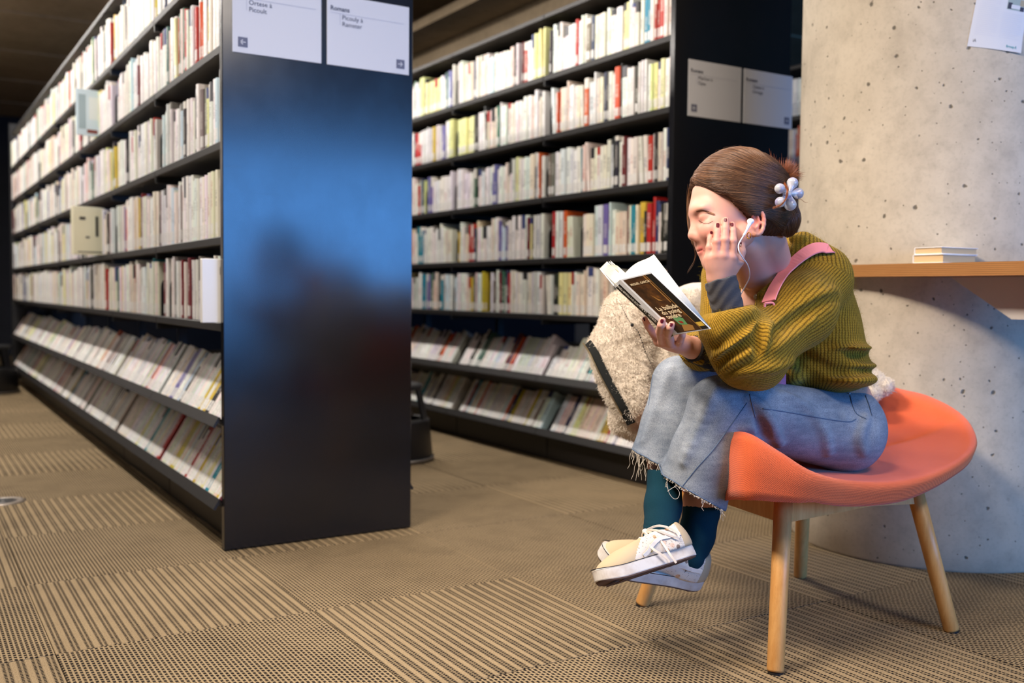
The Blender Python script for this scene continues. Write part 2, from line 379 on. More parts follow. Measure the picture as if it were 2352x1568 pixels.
# ------------------------------------------------------------------ books
def book_mat():
    m = NT('book_cover', .38, spec=.5); c = m.attr('Col'); ink = m.attr('Ink'); uv = m.n('ShaderNodeUVMap').outputs[0]; u, v, _ = m.sep(uv)
    rn = m.attr('Rnd'); r0, r1, r2 = m.sep(rn)
    cell = m.n('ShaderNodeCombineXYZ', X=m.math('FLOOR', m.math('MULTIPLY', u, m.math('ADD', m.math('FLOOR', m.math('MULTIPLY', r1, 2.9)), 1.0))), Y=m.math('MULTIPLY', v, 70), Z=m.math('MULTIPLY', r0, 900))
    t = m.math('GREATER_THAN', m.noise(cell, 1.0, 2, .8), .49)
    lo = m.math('ADD', .26, m.math('MULTIPLY', r0, .25)); hi = m.math('ADD', lo, m.math('ADD', .2, m.math('MULTIPLY', r2, .25)))
    band = m.math('MULTIPLY', m.math('GREATER_THAN', v, lo), m.math('LESS_THAN', v, hi))
    side = m.math('LESS_THAN', m.math('ABSOLUTE', m.math('SUBTRACT', u, .5)), .3)
    mask = m.math('MULTIPLY', m.math('MULTIPLY', t, band), side)
    # coloured head or foot block on some spines
    blk = m.math('MULTIPLY', m.math('GREATER_THAN', v, m.math('ADD', .62, m.math('MULTIPLY', r1, .3))), m.math('GREATER_THAN', r2, .86))
    c2 = m.mix(m.math('MULTIPLY', mask, .5), c, ink); c2 = m.mix(blk, c2, ink)
    gv = m.ramp(m.math('ABSOLUTE', m.math('SUBTRACT', u, .5)), [(.40, 0), (.5, .30)]); c2 = m.mix(gv, c2, m.mix(.6, c2, (.02, .02, .02)))  # spine edges darkened: shade between neighbouring books put into the colour
    m.col(c2); return m.m
M['book'] = book_mat()
def paper_mat():
    m = NT('page_paper', .85, spec=.2); g = m.coord(); n = m.noise(m.mapping(g, (30, 900, 30)), 1.0, 2)
    m.col(m.mix(n, srgb(190, 172, 142), srgb(236, 226, 204))); return m.m
M['paper'] = paper_mat()
def label_mat():
    m = NT('spine_label', .35, spec=.5); g = m.n('ShaderNodeNewGeometry').outputs['Position']
    n = m.noise(m.mapping(g, (30, 330, 420)), 1.0, 2); m.col(m.mix(m.ramp(n, [(.56, 0), (.6, .6)]), srgb(238, 236, 232), srgb(70, 70, 80))); return m.m
M['label'] = label_mat()
PAL = [(.50, (238,236,232), 'white'), (.16, (232,224,208), 'cream'), (.12, (214,212,210), 'light grey'), (.05, (228,208,190), 'beige'), (.05, (226,224,160), 'pale yellow'),
       (.05, (205,222,232), 'pale blue'), (.035, (236,204,204), 'pale pink'), (.045, (40,38,40), 'black'), (.03, (52,60,92), 'dark blue'), (.03, (178,44,40), 'red'),
       (.022, (208,88,44), 'orange'), (.022, (30,138,160), 'teal'), (.02, (112,36,42), 'maroon'), (.018, (206,180,60), 'mustard'), (.02, (70,110,90), 'green'), (.02, (110,104,160), 'violet'), (.02, (120,110,100), 'taupe')]
pc = np.cumsum([p[0] for p in PAL]); pc /= pc[-1]
NAMED = {p[2]: p[1] for p in PAL}
books = []   # dict per book
ORD = ['first','second','third','fourth','fifth','sixth','seventh','eighth','ninth','tenth','eleventh','twelfth','thirteenth','fourteenth','fifteenth','sixteenth','seventeenth','eighteenth','nineteenth']
def ordinal(n):
    if n <= 19: return ORD[n-1]
    tens = ['','','twenty','thirty','forty','fifty','sixty','seventy','eighty','ninety']
    o10 = ['','','twentieth','thirtieth','fortieth','fiftieth','sixtieth','seventieth','eightieth','ninetieth']
    if n >= 100: return 'hundred and '+ordinal(n-100) if n > 100 else 'hundredth'
    return o10[n//10] if n % 10 == 0 else tens[n//10]+'-'+ORD[n % 10-1]
bookends = []
def fill_row(case, xe, side, row, z, y0, y1, tilt, rng, accents=(), muted=False, hscale=1.0):
    """side -1: shelf faces -X; spines at xe"""
    y = y0+(.034 if (case, row) == ('A', 0) else .006); k = 0; thr = rng.uniform(.04, .11)
    runs = 0; rc = None
    while y < y1-.03:
        modk = int((y-CASE_Y0-.03)//MODL); mend = CASE_Y0+.028+(modk+1)*MODL
        if mend-y < thr:
            gap = mend-y; thr = rng.uniform(.035, .12)
            bookends.append((case, xe, side, row, z, y+.008+rng.uniform(0, max(0, gap-.05)), tilt)); y = mend+.004; continue
        if case == 'A' and row == 1 and 5.27 < y < 5.40: y = 5.40
        if rng.random() < .012 and not tilt:
            bookends.append((case, xe, side, row, z, y+.004, tilt)); y += rng.uniform(.03, .07); continue
        th = float(np.clip(rng.gauss(.0215, .0075), .010, .044))
        if y+th > mend-.02: y = mend-.03; continue
        H = float(np.clip(rng.gauss(.203, .013), .165, .232))*hscale
        if runs <= 0:
            rc = PAL[int(np.searchsorted(pc, rng.random()))]; runs = rng.choice([1,1,1,1,2,2,3,5]) if rc[2] in ('white','cream','light grey','beige','pale yellow') else rng.choice([1,1,1,2]); rH = H; rth = th
        else: H = rH+rng.uniform(-.002, .002); th = rth
        runs -= 1; c = rc
        for (ya, yb, nm) in accents:
            if ya <= y+th/2 < yb: c = (0, NAMED[nm], nm)
        lean = rng.uniform(-.01, .01)
        if rng.random() < .03: lean = rng.uniform(.04, .10)
        k += 1
        col = [min(255, max(0, v+rng.uniform(-9, 9))) for v in c[1]]
        dark = sum(col)/3 < 130
        ink = (225, 220, 210) if dark else rng.choice([(40,40,45),(90,90,96),(60,70,120),(170,50,45),(120,116,110)])
        books.append(dict(case=case, xe=xe, side=side, row=row, z=z, y=y, th=th-.0008, H=H, dp=rng.uniform(.128, .148), tilt=tilt, lean=lean, col=col, ink=ink, nm=c[2], k=k,
                          back=rng.uniform(0, .012), rnd=(rng.random(), rng.random(), rng.random())))
        y += th+.0006+abs(lean)*.05
rng = random.Random(11)
rB = {4: [(3.12, 3.16, 'cream'), (3.185, 3.235, 'red'), (3.26, 3.30, 'teal'), (3.305, 3.32, 'red'), (3.345, 3.36, 'maroon')],
      3: [(3.14, 3.17, 'white'), (3.47, 3.50, 'orange'), (3.56, 3.585, 'dark blue'), (3.9, 3.94, 'orange'), (3.22, 3.26, 'pale yellow'), (3.33, 3.35, 'black')],
      2: [(3.13, 3.15, 'dark blue'), (3.2, 3.22, 'black'), (3.72, 3.74, 'teal')],
      1: [(3.13, 3.17, 'black'), (3.22, 3.26, 'red'), (3.28, 3.32, 'mustard'), (3.34, 3.365, 'teal'), (3.39, 3.41, 'maroon'), (3.6, 3.62, 'teal'), (3.85, 3.88, 'orange'), (3.95, 3.965, 'red'), (5.35, 5.42, 'teal')],
      0: [(5.25, 5.3, 'violet'), (5.32, 5.35, 'teal'), (4.0, 4.02, 'red'), (4.6, 4.63, 'mustard')]}
rA = {3: [(3.12, 3.2, 'white'), (3.36, 3.40, 'orange'), (3.42, 3.47, 'red'), (3.6, 3.62, 'green')], 2: [(3.16, 3.19, 'pale blue'), (3.2, 3.215, 'black')], 1: [(3.12, 3.145, 'maroon'), (3.34, 3.37, 'violet')],
      0: [(3.12, 3.19, 'white'), (3.95, 3.98, 'maroon'), (4.3, 4.33, 'red')], 4: [(4.05, 4.08, 'mustard')]}
for r, z in enumerate(ZB):
    fill_row('A', .858, -1, r, z, CASE_Y0+.03, 9.75, 0, rng, rA.get(r, ()))
    fill_row('B', 2.66, -1, r, z, CASE_Y0+.03, 7.6, 0, rng, rB.get(r, ()))
    fill_row('B2', 3.315, 1, r, z, CASE_Y0+.03, 5.8, 0, rng)
    fill_row('Z', -.30, 1, r, z, CASE_Y0+.03, 9.75, 0, rng)
    fill_row('C', 4.46, -1, r, z, CASE_Y0+.03, 5.0, 0, rng, [(4.0, 4.06, 'red'), (4.07, 4.12, 'orange')] if r == 3 else ())
for r, z in ((-1, .41), (-2, .15)):
    fill_row('A', .858, -1, r, z, CASE_Y0+.03, 9.75, TILT, rng, ((3.13, 3.18, 'maroon'), (3.32, 3.36, 'teal'), (3.62, 3.63, 'red')) if r == -2 else ((3.36, 3.39, 'mustard'), (4.25, 4.28, 'red')), hscale=1.02)
    fill_row('B', 2.66, -1, r, z, CASE_Y0+.03, 7.6, TILT, rng, ((4.4, 4.44, 'maroon'), (4.34, 4.36, 'red')) if r == -1 else (), hscale=1.02)
def book_geo(b):
    """verts/faces for cover, pages, label in world space"""
    th, H, dp = b['th'], b['H'], b['dp']; s = -b['side']   # s=+1: case lies towards +X
    t = b['tilt']; ct, st = math.cos(t), math.sin(t); ln = b['lean']
    def Wd(a, d, h):   # a thickness(Y), d depth from spine, h height
        d = d+b['back']*(0 if t else 1); yy = a+ln*h
        return (b['xe']+s*(.006+d*ct+h*st), b['y']+yy, b['z']+.0015-d*st+h*ct)
    k = .0011
    out = [(0,dp),(0,.0035),(.22*th,.0004),(.5*th,0),(.78*th,.0004),(th,.0035),(th,dp)]
    inn = [(k,dp),(k,.005),(.24*th,.0022),(.5*th,.002),(.76*th,.0022),(th-k,.005),(th-k,dp)]
    V = []; F = []; UV = []
    for h in (0, H):
        for a, d in out: V.append(Wd(a, d, h))
        for a, d in inn: V.append(Wd(a, d, h))
    for i in range(6):
        F.append((i, i+1, 14+i+1, 14+i)); F.append((7+i+1, 7+i, 21+i, 21+i+1)); F.append((14+i, 14+i+1, 21+i+1, 21+i)); F.append((i+1, i, 7+i, 7+i+1))
    F.append((0, 14, 21, 7)); F.append((6, 13, 27, 20))
    uvv = [(a/th if th else 0, hh) for hh in (0, 1) for (a, d) in out+inn]
    # flat covers carry no spine lettering
    cov = (V, F, uvv)
    g = .003
    PV = [Wd(a, d, h) for h in (g, H-g) for a, d in ((k+.0002, .003), (th-k-.0002, .003), (th-k-.0002, dp-.003), (k+.0002, dp-.003))]
    PF = [(0,1,2,3),(7,6,5,4),(0,4,5,1),(1,5,6,2),(2,6,7,3),(3,7,4,0)]
    z0, z1 = .010, .046
    LV = [Wd(a, d-.0005, h) for h in (z0, z1) for a, d in ((.06*th, .0030), (.28*th, .0003), (.5*th, 0), (.72*th, .0003), (.94*th, .0030))]
    LF = [(i, i+1, 5+i+1, 5+i) for i in range(4)]
    return cov, (PV, PF), (LV, LF)
def fix_order(s, F): return F if s > 0 else [tuple(reversed(f)) for f in F]
def vis_size(b):
    u, v, d = proj((b['xe'], b['y'], b['z']+.1))
    if u < -30 or u > 1575 and b['case'] != 'C' or v < -120 or v > 1600: return 0
    if b['case'] in ('B2', 'Z'): return 0
    if b['case'] == 'A' and u > 510: return 0
    if b['case'] == 'B' and u < 935: return 0
    if b['case'] == 'C' and not (1816 < u < 1842): return 0
    if b['case'] == 'B' and b['row'] in (-1, -2) and u > 1400: return 0
    w = abs(proj((b['xe'], b['y']+b['th'], b['z']+.1))[0]-u); return w*b['H']/d*(1 if v > -40 else .3)
for b in books: b['vs'] = vis_size(b)
order = sorted(range(len(books)), key=lambda i: -books[i]['vs']); indiv = set(order[:300])
ROWNAME = {4: 'top shelf', 3: 'second shelf down', 2: 'third shelf down', 1: 'fourth shelf down', 0: 'lowest upright shelf', -1: 'upper sloping shelf', -2: 'bottom sloping shelf'}
CASENAME = {'A': 'front bookcase', 'B': 'second bookcase', 'C': 'column-side bookcase'}
def set_attr(me, b, uv):
    n = len(me.vertices)
    for nm, c in (('Col', (*srgb(*b['col']), 1)), ('Ink', (*srgb(*b['ink']), 1)), ('Rnd', (*b['rnd'], 1))):
        a = me.color_attributes.new(nm, 'FLOAT_COLOR', 'POINT'); a.data.foreach_set('color', list(c)*n)
    l = me.uv_layers.new(name='UVMap'); idx = np.empty(len(me.loops), int); me.loops.foreach_get('vertex_index', idx)
    l.data.foreach_set('uv', np.array(uv)[idx].ravel())
acc = {'c': ([], [], [], [], [], []), 'p': ([], []), 'l': ([], [])}
for i, b in enumerate(books):
    cov, pg, lb = book_geo(b); s = -b['side']
    if i in indiv:
        o0 = np.array((b['xe'], b['y'], b['z']))
        def loc(V): return [tuple(np.array(v)-o0) for v in V]
        me = newmesh('book', loc(cov[0]), fix_order(s, cov[1])); set_attr(me, b, cov[2])
        o = obj('book', me, M['book'], None, tuple(o0))
        size = 'thick' if b['th'] > .027 else 'thin' if b['th'] < .0165 else 'medium'
        tag(o, '%s %s book, %s from panel on %s, %s' % (size, b['nm'], ordinal(b['k']), ROWNAME[b['row']], CASENAME[b['case']]), 'book',
            'library books on the %s of the %s' % (ROWNAME[b['row']], CASENAME[b['case']]))
        obj('page_block', newmesh('page_block', loc(pg[0]), fix_order(s, pg[1])), M['paper'], o)
        obj('spine_label', newmesh('spine_label', loc(lb[0]), fix_order(s, lb[1])), M['label'], o)
    else:
        for key, (V, F) in (('c', cov[:2]), ('p', pg), ('l', lb)):
            A = acc[key]; nb = sum(len(q) for q in A[0]) if False else A[0][-1][1] if A[0] else 0
            A[0].append((V, nb+len(V))); A[1].append([tuple(x+nb for x in f) for f in fix_order(s, F)])
        acc['c'][2].append((len(cov[0]), (*srgb(*b['col']), 1), (*srgb(*b['ink']), 1), (*b['rnd'], 1))); acc['c'][3].extend(cov[2])
V = [v for q in acc['c'][0] for v in q[0]]; F = [f for q in acc['c'][1] for f in q]
me = newmesh('book_rows', V, F)
for j, nm in ((1, 'Col'), (2, 'Ink'), (3, 'Rnd')):
    a = me.color_attributes.new(nm, 'FLOAT_COLOR', 'POINT'); a.data.foreach_set('color', np.concatenate([np.tile(q[j], q[0]) for q in acc['c'][2]]).astype(np.float32))
l = me.uv_layers.new(name='UVMap'); idx = np.empty(len(me.loops), int); me.loops.foreach_get('vertex_index', idx); l.data.foreach_set('uv', np.array(acc['c'][3])[idx].ravel())
rest = tag(obj('book_rows', me, M['book']), 'remaining white and coloured books receding along the black bookcases', 'books', kind='stuff')
for key, nm, mt in (('p', 'page_block', 'paper'), ('l', 'spine_label', 'label')):
    V = [v for q in acc[key][0] for v in q[0]]; F = [f for q in acc[key][1] for f in q]
    tag(obj(nm, newmesh(nm, V, F), M[mt], rest), kind='stuff')
# bookends: bent black plates with a rounded top
bi = {}
bends = []
for (case, xe, side, row, z, y, tilt) in bookends:
    if case not in ('A', 'B'): continue
    u, v, d = proj((xe, y, z+.08))
    if not (-5 < u < 1560) or (case == 'A' and u > 508) or (case == 'B' and u < 945) or v < -60: continue
    bi[(case, row)] = bi.get((case, row), 0)+1
    mb = MB(); s = -side; ct, st = math.cos(tilt), math.sin(tilt); pl = []
    hh, dd = .155, .125
    for a in range(0, 9): 
        t = math.pi/2*a/8; pl.append((.045-.045*math.cos(math.pi/2-t) if False else .045*(1-math.sin(t)), hh-.045+.045*math.sin(t) if False else hh-.045*(1-math.cos(math.pi/2-t)) ))
    pl = [(0.0, .0)]+[(.045*(1-math.cos(t)), hh-.045+.045*math.sin(t)) for t in np.linspace(0, math.pi/2, 7)]+[(dd, hh), (dd, 0)]
    n = len(pl); vs = []
    for yy in (y, y+.0025):
        for d_, h_ in pl: vs.append((xe+s*(.012+d_*ct+h_*st)-xe, yy-y, .0012-d_*st+h_*ct))
    mb.add(vs, [tuple(range(n-1,-1,-1)), tuple(range(n, 2*n))]+[(i, (i+1)%n, n+(i+1)%n, n+i) for i in range(n)])
    vs = []
    for d_, a_, h_ in [(0, 0, 0), (dd, 0, 0), (dd, .025, 0), (0, .025, 0), (0, 0, .001), (dd, 0, .001), (dd, .025, .001), (0, .025, .001)]:
        vs.append((s*(.012+d_*ct+h_*st), a_, .0006-d_*st+h_*ct))
    mb.add(vs, [(3,2,1,0),(4,5,6,7),(0,1,5,4),(1,2,6,5),(2,3,7,6),(3,0,4,7)])
    o = mb.build('bookend', M['black'], None, loc=(xe, y, z))
    tag(o, 'black plate bookend, %s from end panel on %s of %s' % (ordinal(bi[(case, row)]), ROWNAME[row], CASENAME[case]), 'bookend', 'black bookends on the shelves')
# books turned out of their row
def loose_book(name, Wm, w, h, t, col, label, marks=()):
    m = plain('cover_'+name, srgb(*col), .35, .5, 0, .05)
    o = MB().box((0, 0, 0), (w, t, h), .0012).build('book', m); o.matrix_world = Wm; tag(o, label, 'book')
    MB().box((.002, .002, h-.004), (w-.002, t-.002, h+.0004)).build('page_block', M['paper'], o)
    for (x0, z0, x1, z1, c) in marks: MB().box((x0, -.0006, z0), (x1, -.0001, z1)).build('cover_mark', plain('mark', srgb(*c), .4), o)
    return o
p = on_x(462, 745, .858)
bars = [(.035+.004*i, .14, .035+.004*i+.0022, .165, (30,30,34)) for i in range(8)]
loose_book('white', Matrix.Translation((.803, 3.124, .7165)) @ Matrix.Rotation(math.radians(3), 4, 'Z'), .13, .198, .022, (238,236,232), 'white book pulled out sideways with barcode at the near end of the lowest upright shelf',
           [(.055+.0, .150+.004*i, .085, .1522+.004*i, (28,28,32)) for i in range(6)]+[(.06, .09, .068, .125, (60,60,64))])
loose_book('cream', Matrix.Translation((.742, 5.30, .9865)) @ Matrix.Rotation(math.radians(16), 4, 'Z'), .16, .235, .03, (236,230,200), 'cream square book facing out halfway along the fourth shelf of front bookcase',
           [(.03, .17, .06, .185, (60,58,52)), (.11, .09, .125, .19, (60,58,52)), (.06, .08, .08, .09, (90,88,80)), (.02, .01, .15, .015, (80,78,70))])

pb0 = on_x(212, 318, .858)
loose_book('pale_blue', Matrix.Translation((.858-.09, pb0[1]-.12, 1.5765)) @ Matrix.Rotation(math.radians(10), 4, 'Z'), .125, .225, .012, (196, 214, 226), 'pale blue picture book jutting out of the second shelf down of the front bookcase',
           [(.01, .03, .045, .2, (150, 170, 180)), (.05, .012, .1, .03, (120, 60, 50)), (.06, .08, .11, .19, (214, 222, 226))])
# ------------------------------------------------------------------ sculpting in signed distances (camera-aligned metres, turned into world at the end)
F32 = np.float32
def K(px, py, d): return np.array([(px-CX)/FPX*d, (py-CY)/FPX*d, d])
def wpt(q): return CAM + np.asarray(q) @ RW.T
def rc(a, b, ra, rb):
    a = np.asarray(a, float); b = np.asarray(b, float); ab = b-a; L = float(ab@ab)+1e-12
    def f(p):
        q = p-a; t = np.clip((q@ab)/L, 0, 1); q = q-t[:, None]*ab
        return np.sqrt((q*q).sum(1))-(ra+(rb-ra)*t)
    return f
def sph(c, r):
    c = np.asarray(c, float)
    return lambda p: np.sqrt(((p-c)**2).sum(1))-r
def ell(c, r, B=None):
    c = np.asarray(c, float); r = np.asarray(r, float)
    def f(p):
        q = p-c
        if B is not None: q = q @ B.T
        k0 = np.sqrt(((q/r)**2).sum(1))+1e-9; k1 = np.sqrt(((q/r**2)**2).sum(1))+1e-9
        return k0*(k0-1)/k1
    return f
def rbox(c, h, r, B=None):
    c = np.asarray(c, float); h = np.asarray(h, float)
    def f(p):
        q = p-c
        if B is not None: q = q @ B.T
        q = np.abs(q)-h+r
        return np.sqrt((np.maximum(q, 0)**2).sum(1))+np.minimum(q.max(1), 0)-r
    return f
def plane(c, n):
    c = np.asarray(c, float); n = _n(n)
    return lambda p: (p-c)@n
def smin(a, b, k):
    h = np.maximum(k-np.abs(a-b), 0)/k; return np.minimum(a, b)-h*h*k*.25
def un(k, *fs):
    def f(p):
        d = fs[0](p)
        for g in fs[1:]: d = smin(d, g(p), k)
        return d
    return f
def sub(a, b, k=.004):
    return lambda p: -smin(-a(p), b(p), k)
def inter(a, b, k=.004):
    return lambda p: -smin(-a(p), -b(p), k)
def chain(pts, rs, k=.01): return un(k, *[rc(pts[i], pts[i+1], rs[i], rs[i+1]) for i in range(len(pts)-1)])
def grad(f, p, e=.0015):
    g = np.stack([f(p+np.eye(3)[i]*e)-f(p-np.eye(3)[i]*e) for i in range(3)], 1)
    return g/(np.linalg.norm(g, axis=1, keepdims=True)+1e-9)
def onto(f, p, off=0., it=4):
    p = np.array(p, float)
    for _ in range(it):
        d = f(p)-off; p = p-grad(f, p)*d[:, None]
    return p
def hit(f, px, py, d0=1.6, off=0.):
    px = np.atleast_1d(np.asarray(px, float)); py = np.atleast_1d(np.asarray(py, float))
    dr = np.stack([(px-CX)/FPX, (py-CY)/FPX, np.ones_like(px)], 1); ln = np.linalg.norm(dr, axis=1); t = np.full(len(px), d0)
    for _ in range(60): t = t+np.clip(f(dr*t[:, None])-off, -.05, .05)*.85/ln
    return dr*t[:, None]
def sdf_mesh(f, lo, hi, res):
    lo = np.asarray(lo, float); hi = np.asarray(hi, float); nb = 6
    nblk = np.ceil((hi-lo)/(res*nb)).astype(int); n = nblk*nb
    cs = [lo[i]+(np.arange(nblk[i])+.5)*res*nb-res*.5 for i in range(3)]
    g = np.stack(np.meshgrid(*cs, indexing='ij'), -1).reshape(-1, 3); dc = f(g).reshape(nblk)
    act = np.abs(dc) < res*nb*.87*1.7+.004
    vol = np.repeat(np.repeat(np.repeat(np.where(dc < 0, -1., 1.), nb, 0), nb, 1), nb, 2).astype(F32)
    am = np.repeat(np.repeat(np.repeat(act, nb, 0), nb, 1), nb, 2); idx = np.argwhere(am)
    pts = lo+idx*res; out = np.empty(len(pts), F32)
    for s in range(0, len(pts), 300000): out[s:s+300000] = f(pts[s:s+300000])
    vol[am] = out
    s = vol < 0; nx, ny, nz = vol.shape
    C = np.zeros((nx-1, ny-1, nz-1), np.int8)
    offs = [(i, j, k) for i in (0, 1) for j in (0, 1) for k in (0, 1)]
    for (i, j, k) in offs: C += s[i:nx-1+i, j:ny-1+j, k:nz-1+k]
    cells = np.argwhere((C > 0) & (C < 8)); ids = np.full(C.shape, -1, np.int64); ids[tuple(cells.T)] = np.arange(len(cells))
    acc_ = np.zeros((len(cells), 3)); cnt = np.zeros(len(cells))
    cv = {o: vol[cells[:,0]+o[0], cells[:,1]+o[1], cells[:,2]+o[2]] for o in offs}
    for o in offs:
        for ax in range(3):
            if o[ax]: continue
            o2 = list(o); o2[ax] = 1; o2 = tuple(o2); a, b = cv[o], cv[o2]; m = (a < 0) != (b < 0)
            t = np.where(m, a/(a-b+1e-12), 0); q = np.tile(np.array(o, float), (len(cells), 1)); q[:, ax] += t
            acc_[m] += q[m]; cnt[m] += 1
    V = lo+(cells+acc_/cnt[:, None])*res; Q = []
    for ax in range(3):
        a1, a2 = [(1, 2), (2, 0), (0, 1)][ax]; sl0 = [slice(None)]*3; sl1 = [slice(None)]*3
        sl0[ax] = slice(0, -1); sl1[ax] = slice(1, None)
        e = s[tuple(sl0)] != s[tuple(sl1)]; E = np.argwhere(e)
        E = E[(E[:, a1] > 0) & (E[:, a2] > 0) & (E[:, a1] < C.shape[a1]) & (E[:, a2] < C.shape[a2])]
        if not len(E): continue
        flip = s[tuple(E.T)]
        def cid(d1, d2):
            q = E.copy(); q[:, a1] -= d1; q[:, a2] -= d2; return ids[tuple(q.T)]
        q = np.stack([cid(1, 1), cid(0, 1), cid(0, 0), cid(1, 0)], 1); q[~flip] = q[~flip][:, ::-1]; Q.append(q)
    Q = np.concatenate(Q); Q = Q[(Q >= 0).all(1)]
    return V, Q
def fast_mesh(name, V, Q, smooth=True):
    me = bpy.data.meshes.new(name); me.vertices.add(len(V)); me.vertices.foreach_set('co', np.asarray(V, F32).ravel())
    me.loops.add(Q.size); me.loops.foreach_set('vertex_index', Q.ravel().astype(np.int32)); me.polygons.add(len(Q))
    me.polygons.foreach_set('loop_start', np.arange(0, Q.size, Q.shape[1], dtype=np.int32))
    me.update(calc_edges=True); me.validate()
    if smooth: me.polygons.foreach_set('use_smooth', np.ones(len(me.polygons), bool))
    return me
def sculpt(name, f, lo, hi, res, mat, parent=None, attrs=None):
    """lo/hi as camera-space corners; attrs: {name: fn(points)->(n,3)}"""
    V, Q = sdf_mesh(f, lo, hi, res); me = fast_mesh(name, wpt(V), Q[:, ::-1] if False else Q)
    o = obj(name, me, mat, parent)
    for nm, fn in (attrs or {}).items():
        c = np.ones((len(V), 4), F32); c[:, :3] = fn(V); a = me.color_attributes.new(nm, 'FLOAT_COLOR', 'POINT'); a.data.foreach_set('color', c.ravel())
    return o, V
def bounds(pts, m):
    pts = np.array(pts); return pts.min(0)-m, pts.max(0)+m
def smooth_path(pts, n=40, closed=False):
    pts = np.array(pts, float); N = len(pts)
    if closed: q = np.vstack([pts[-1], pts, pts[0], pts[1]]); segs = N
    else: q = np.vstack([2*pts[0]-pts[1], pts, 2*pts[-1]-pts[-2]]); segs = N-1
    out = []
    for t in np.linspace(0, segs, n, endpoint=not closed):
        i = min(int(t), segs-1); u = t-i; p0, p1, p2, p3 = q[i], q[i+1], q[i+2], q[i+3]
        out.append(.5*((2*p1)+(-p0+p2)*u+(2*p0-5*p1+4*p2-p3)*u*u+(-p0+3*p1-3*p2+p3)*u**3))
    return np.array(out)
def tube_obj(name, pts, r, mat, parent=None, n=8, cam_space=True, N=None):
    p = smooth_path(pts, N or max(12, 6*len(pts)));
    if cam_space: p = wpt(p)
    if hasattr(r, '__len__'): r = list(np.interp(np.linspace(0, 1, len(p)), np.linspace(0, 1, len(r)), r))
    return MB().tube(p, r, n).build(name, mat, parent, True)
def ribbon(name, pts, nrm, width, th, mat, parent=None):
    """flat band: pts and normals in camera space"""
    pts = np.array(pts); nrm = np.array(nrm); N = len(pts); V = []
    for i in range(N):
        t = _n(pts[min(i+1, N-1)]-pts[max(i-1, 0)]); nn = _n(nrm[i]-t*(nrm[i]@t)); b = np.cross(t, nn)
        for (a, c) in ((-.5, 0), (-.46, 1), (.46, 1), (.5, 0)): V.append(pts[i]+b*a*width+nn*c*th)
    Q = [(i*4+k, i*4+(k+1)%4, i*4+4+(k+1)%4, i*4+4+k) for i in range(N-1) for k in range(4)]+[(0,1,2,3), tuple((N-1)*4+k for k in (3,2,1,0))]
    return obj(name, newmesh(name, wpt(np.array(V)), Q, False), mat, parent)
def strands(name, paths, radius, mat, parent=None, tip=.35):
    n = paths.shape[1]; hc = bpy.data.hair_curves.new(name); hc.add_curves([n]*len(paths))
    hc.attributes['position'].data.foreach_set('vector', wpt(paths.reshape(-1, 3)).astype(F32).ravel())
    ra = hc.attributes.get('radius') or hc.attributes.new('radius', 'FLOAT', 'POINT')
    ra.data.foreach_set('value', np.tile(radius*np.linspace(1, tip, n), len(paths)).astype(F32)); hc.materials.append(mat)
    o = bpy.data.objects.new(name, hc); COL.objects.link(o)
    if parent is not None: o.parent = parent
    return o
# ------------------------------------------------------------------ chair
def wool_mat():
    m = NT('orange_wool', .9, spec=.2); g = m.n('ShaderNodeNewGeometry').outputs['Position']; x, y, z = m.sep(g)
    w = m.math('ADD', m.math('MULTIPLY', m.math('MULTIPLY', m.math('SINE', m.math('MULTIPLY', m.math('SUBTRACT', x, y), 1150.0)), m.math('SINE', m.math('MULTIPLY', m.math('ADD', m.math('ADD', x, y), m.math('MULTIPLY', z, 1.4)), 1150.0))), .28), m.math('ADD', .28, m.math('MULTIPLY', m.noise(g, 500, 2), .4))); n = m.noise(g, 14, 3)
    c = m.mix(m.ramp(w, [(.1, 0), (.8, 1)]), srgb(242, 112, 60), srgb(184, 66, 34)); c = m.mix(m.math('MULTIPLY', n, .35), c, srgb(244, 124, 76)); m.col(c)
    m.b.inputs['Sheen Weight'].default_value = .25
    m.bump(m.math('MULTIPLY', w, -1.0), .5, .0016); return m.m
def wood_mat(name, c0, c1, ax=(9, 9, 1.2), rough=.42):
    m = NT(name, rough, spec=.45); g = m.coord(); d = m.noise(g, 3, 2)
    v = m.mapping(g, tuple(a*6 for a in ax)); n = m.noise(v, 1.0, 5, .65); f = m.noise(m.mapping(g, tuple(a*40 for a in ax)), 1.0, 3)
    c = m.mix(m.ramp(n, [(.3, 0), (.7, 1)]), c0, c1); c = m.mix(m.ramp(f, [(.55, 0), (.8, .35)]), c, tuple(q*.6 for q in c0)); m.col(c); m.bump(f, .08, .001); return m.m
M['wool'] = wool_mat(); M['oak'] = wood_mat('oiled_oak', srgb(196, 138, 74), srgb(216, 164, 100))
chair = tag(empty('lounge_chair', (1.92, 1.745, 0)), 'orange wool shell lounge chair on four round oak legs, holding the woman', 'chair')
cen = np.array((1.93, 1.76)); zc = .362
rimk = [  # px, py, depth of the shell's rim, walking round anticlockwise from the near left corner
    (1712, 992, 2.10), (1790, 1036, 2.085), (1868, 1083, 2.10), (1960, 1104, 2.18), (2070, 1104, 2.27), (2165, 1078, 2.38), (2226, 1038, 2.50), (2238, 998, 2.62), (2205, 948, 2.74), (2130, 908, 2.82), (2030, 880, 2.88),
    (1880, 800, 2.93), (1720, 740, 2.92), (1600, 740, 2.84), (1530, 820, 2.70), (1545, 930, 2.52), (1590, 1000, 2.36), (1650, 1000, 2.22)]
rim = smooth_path([P(*q) for q in rimk], 96, closed=True)
cw = np.array((1.95, 1.78)); V = []; NR = 14
n = len(rim)
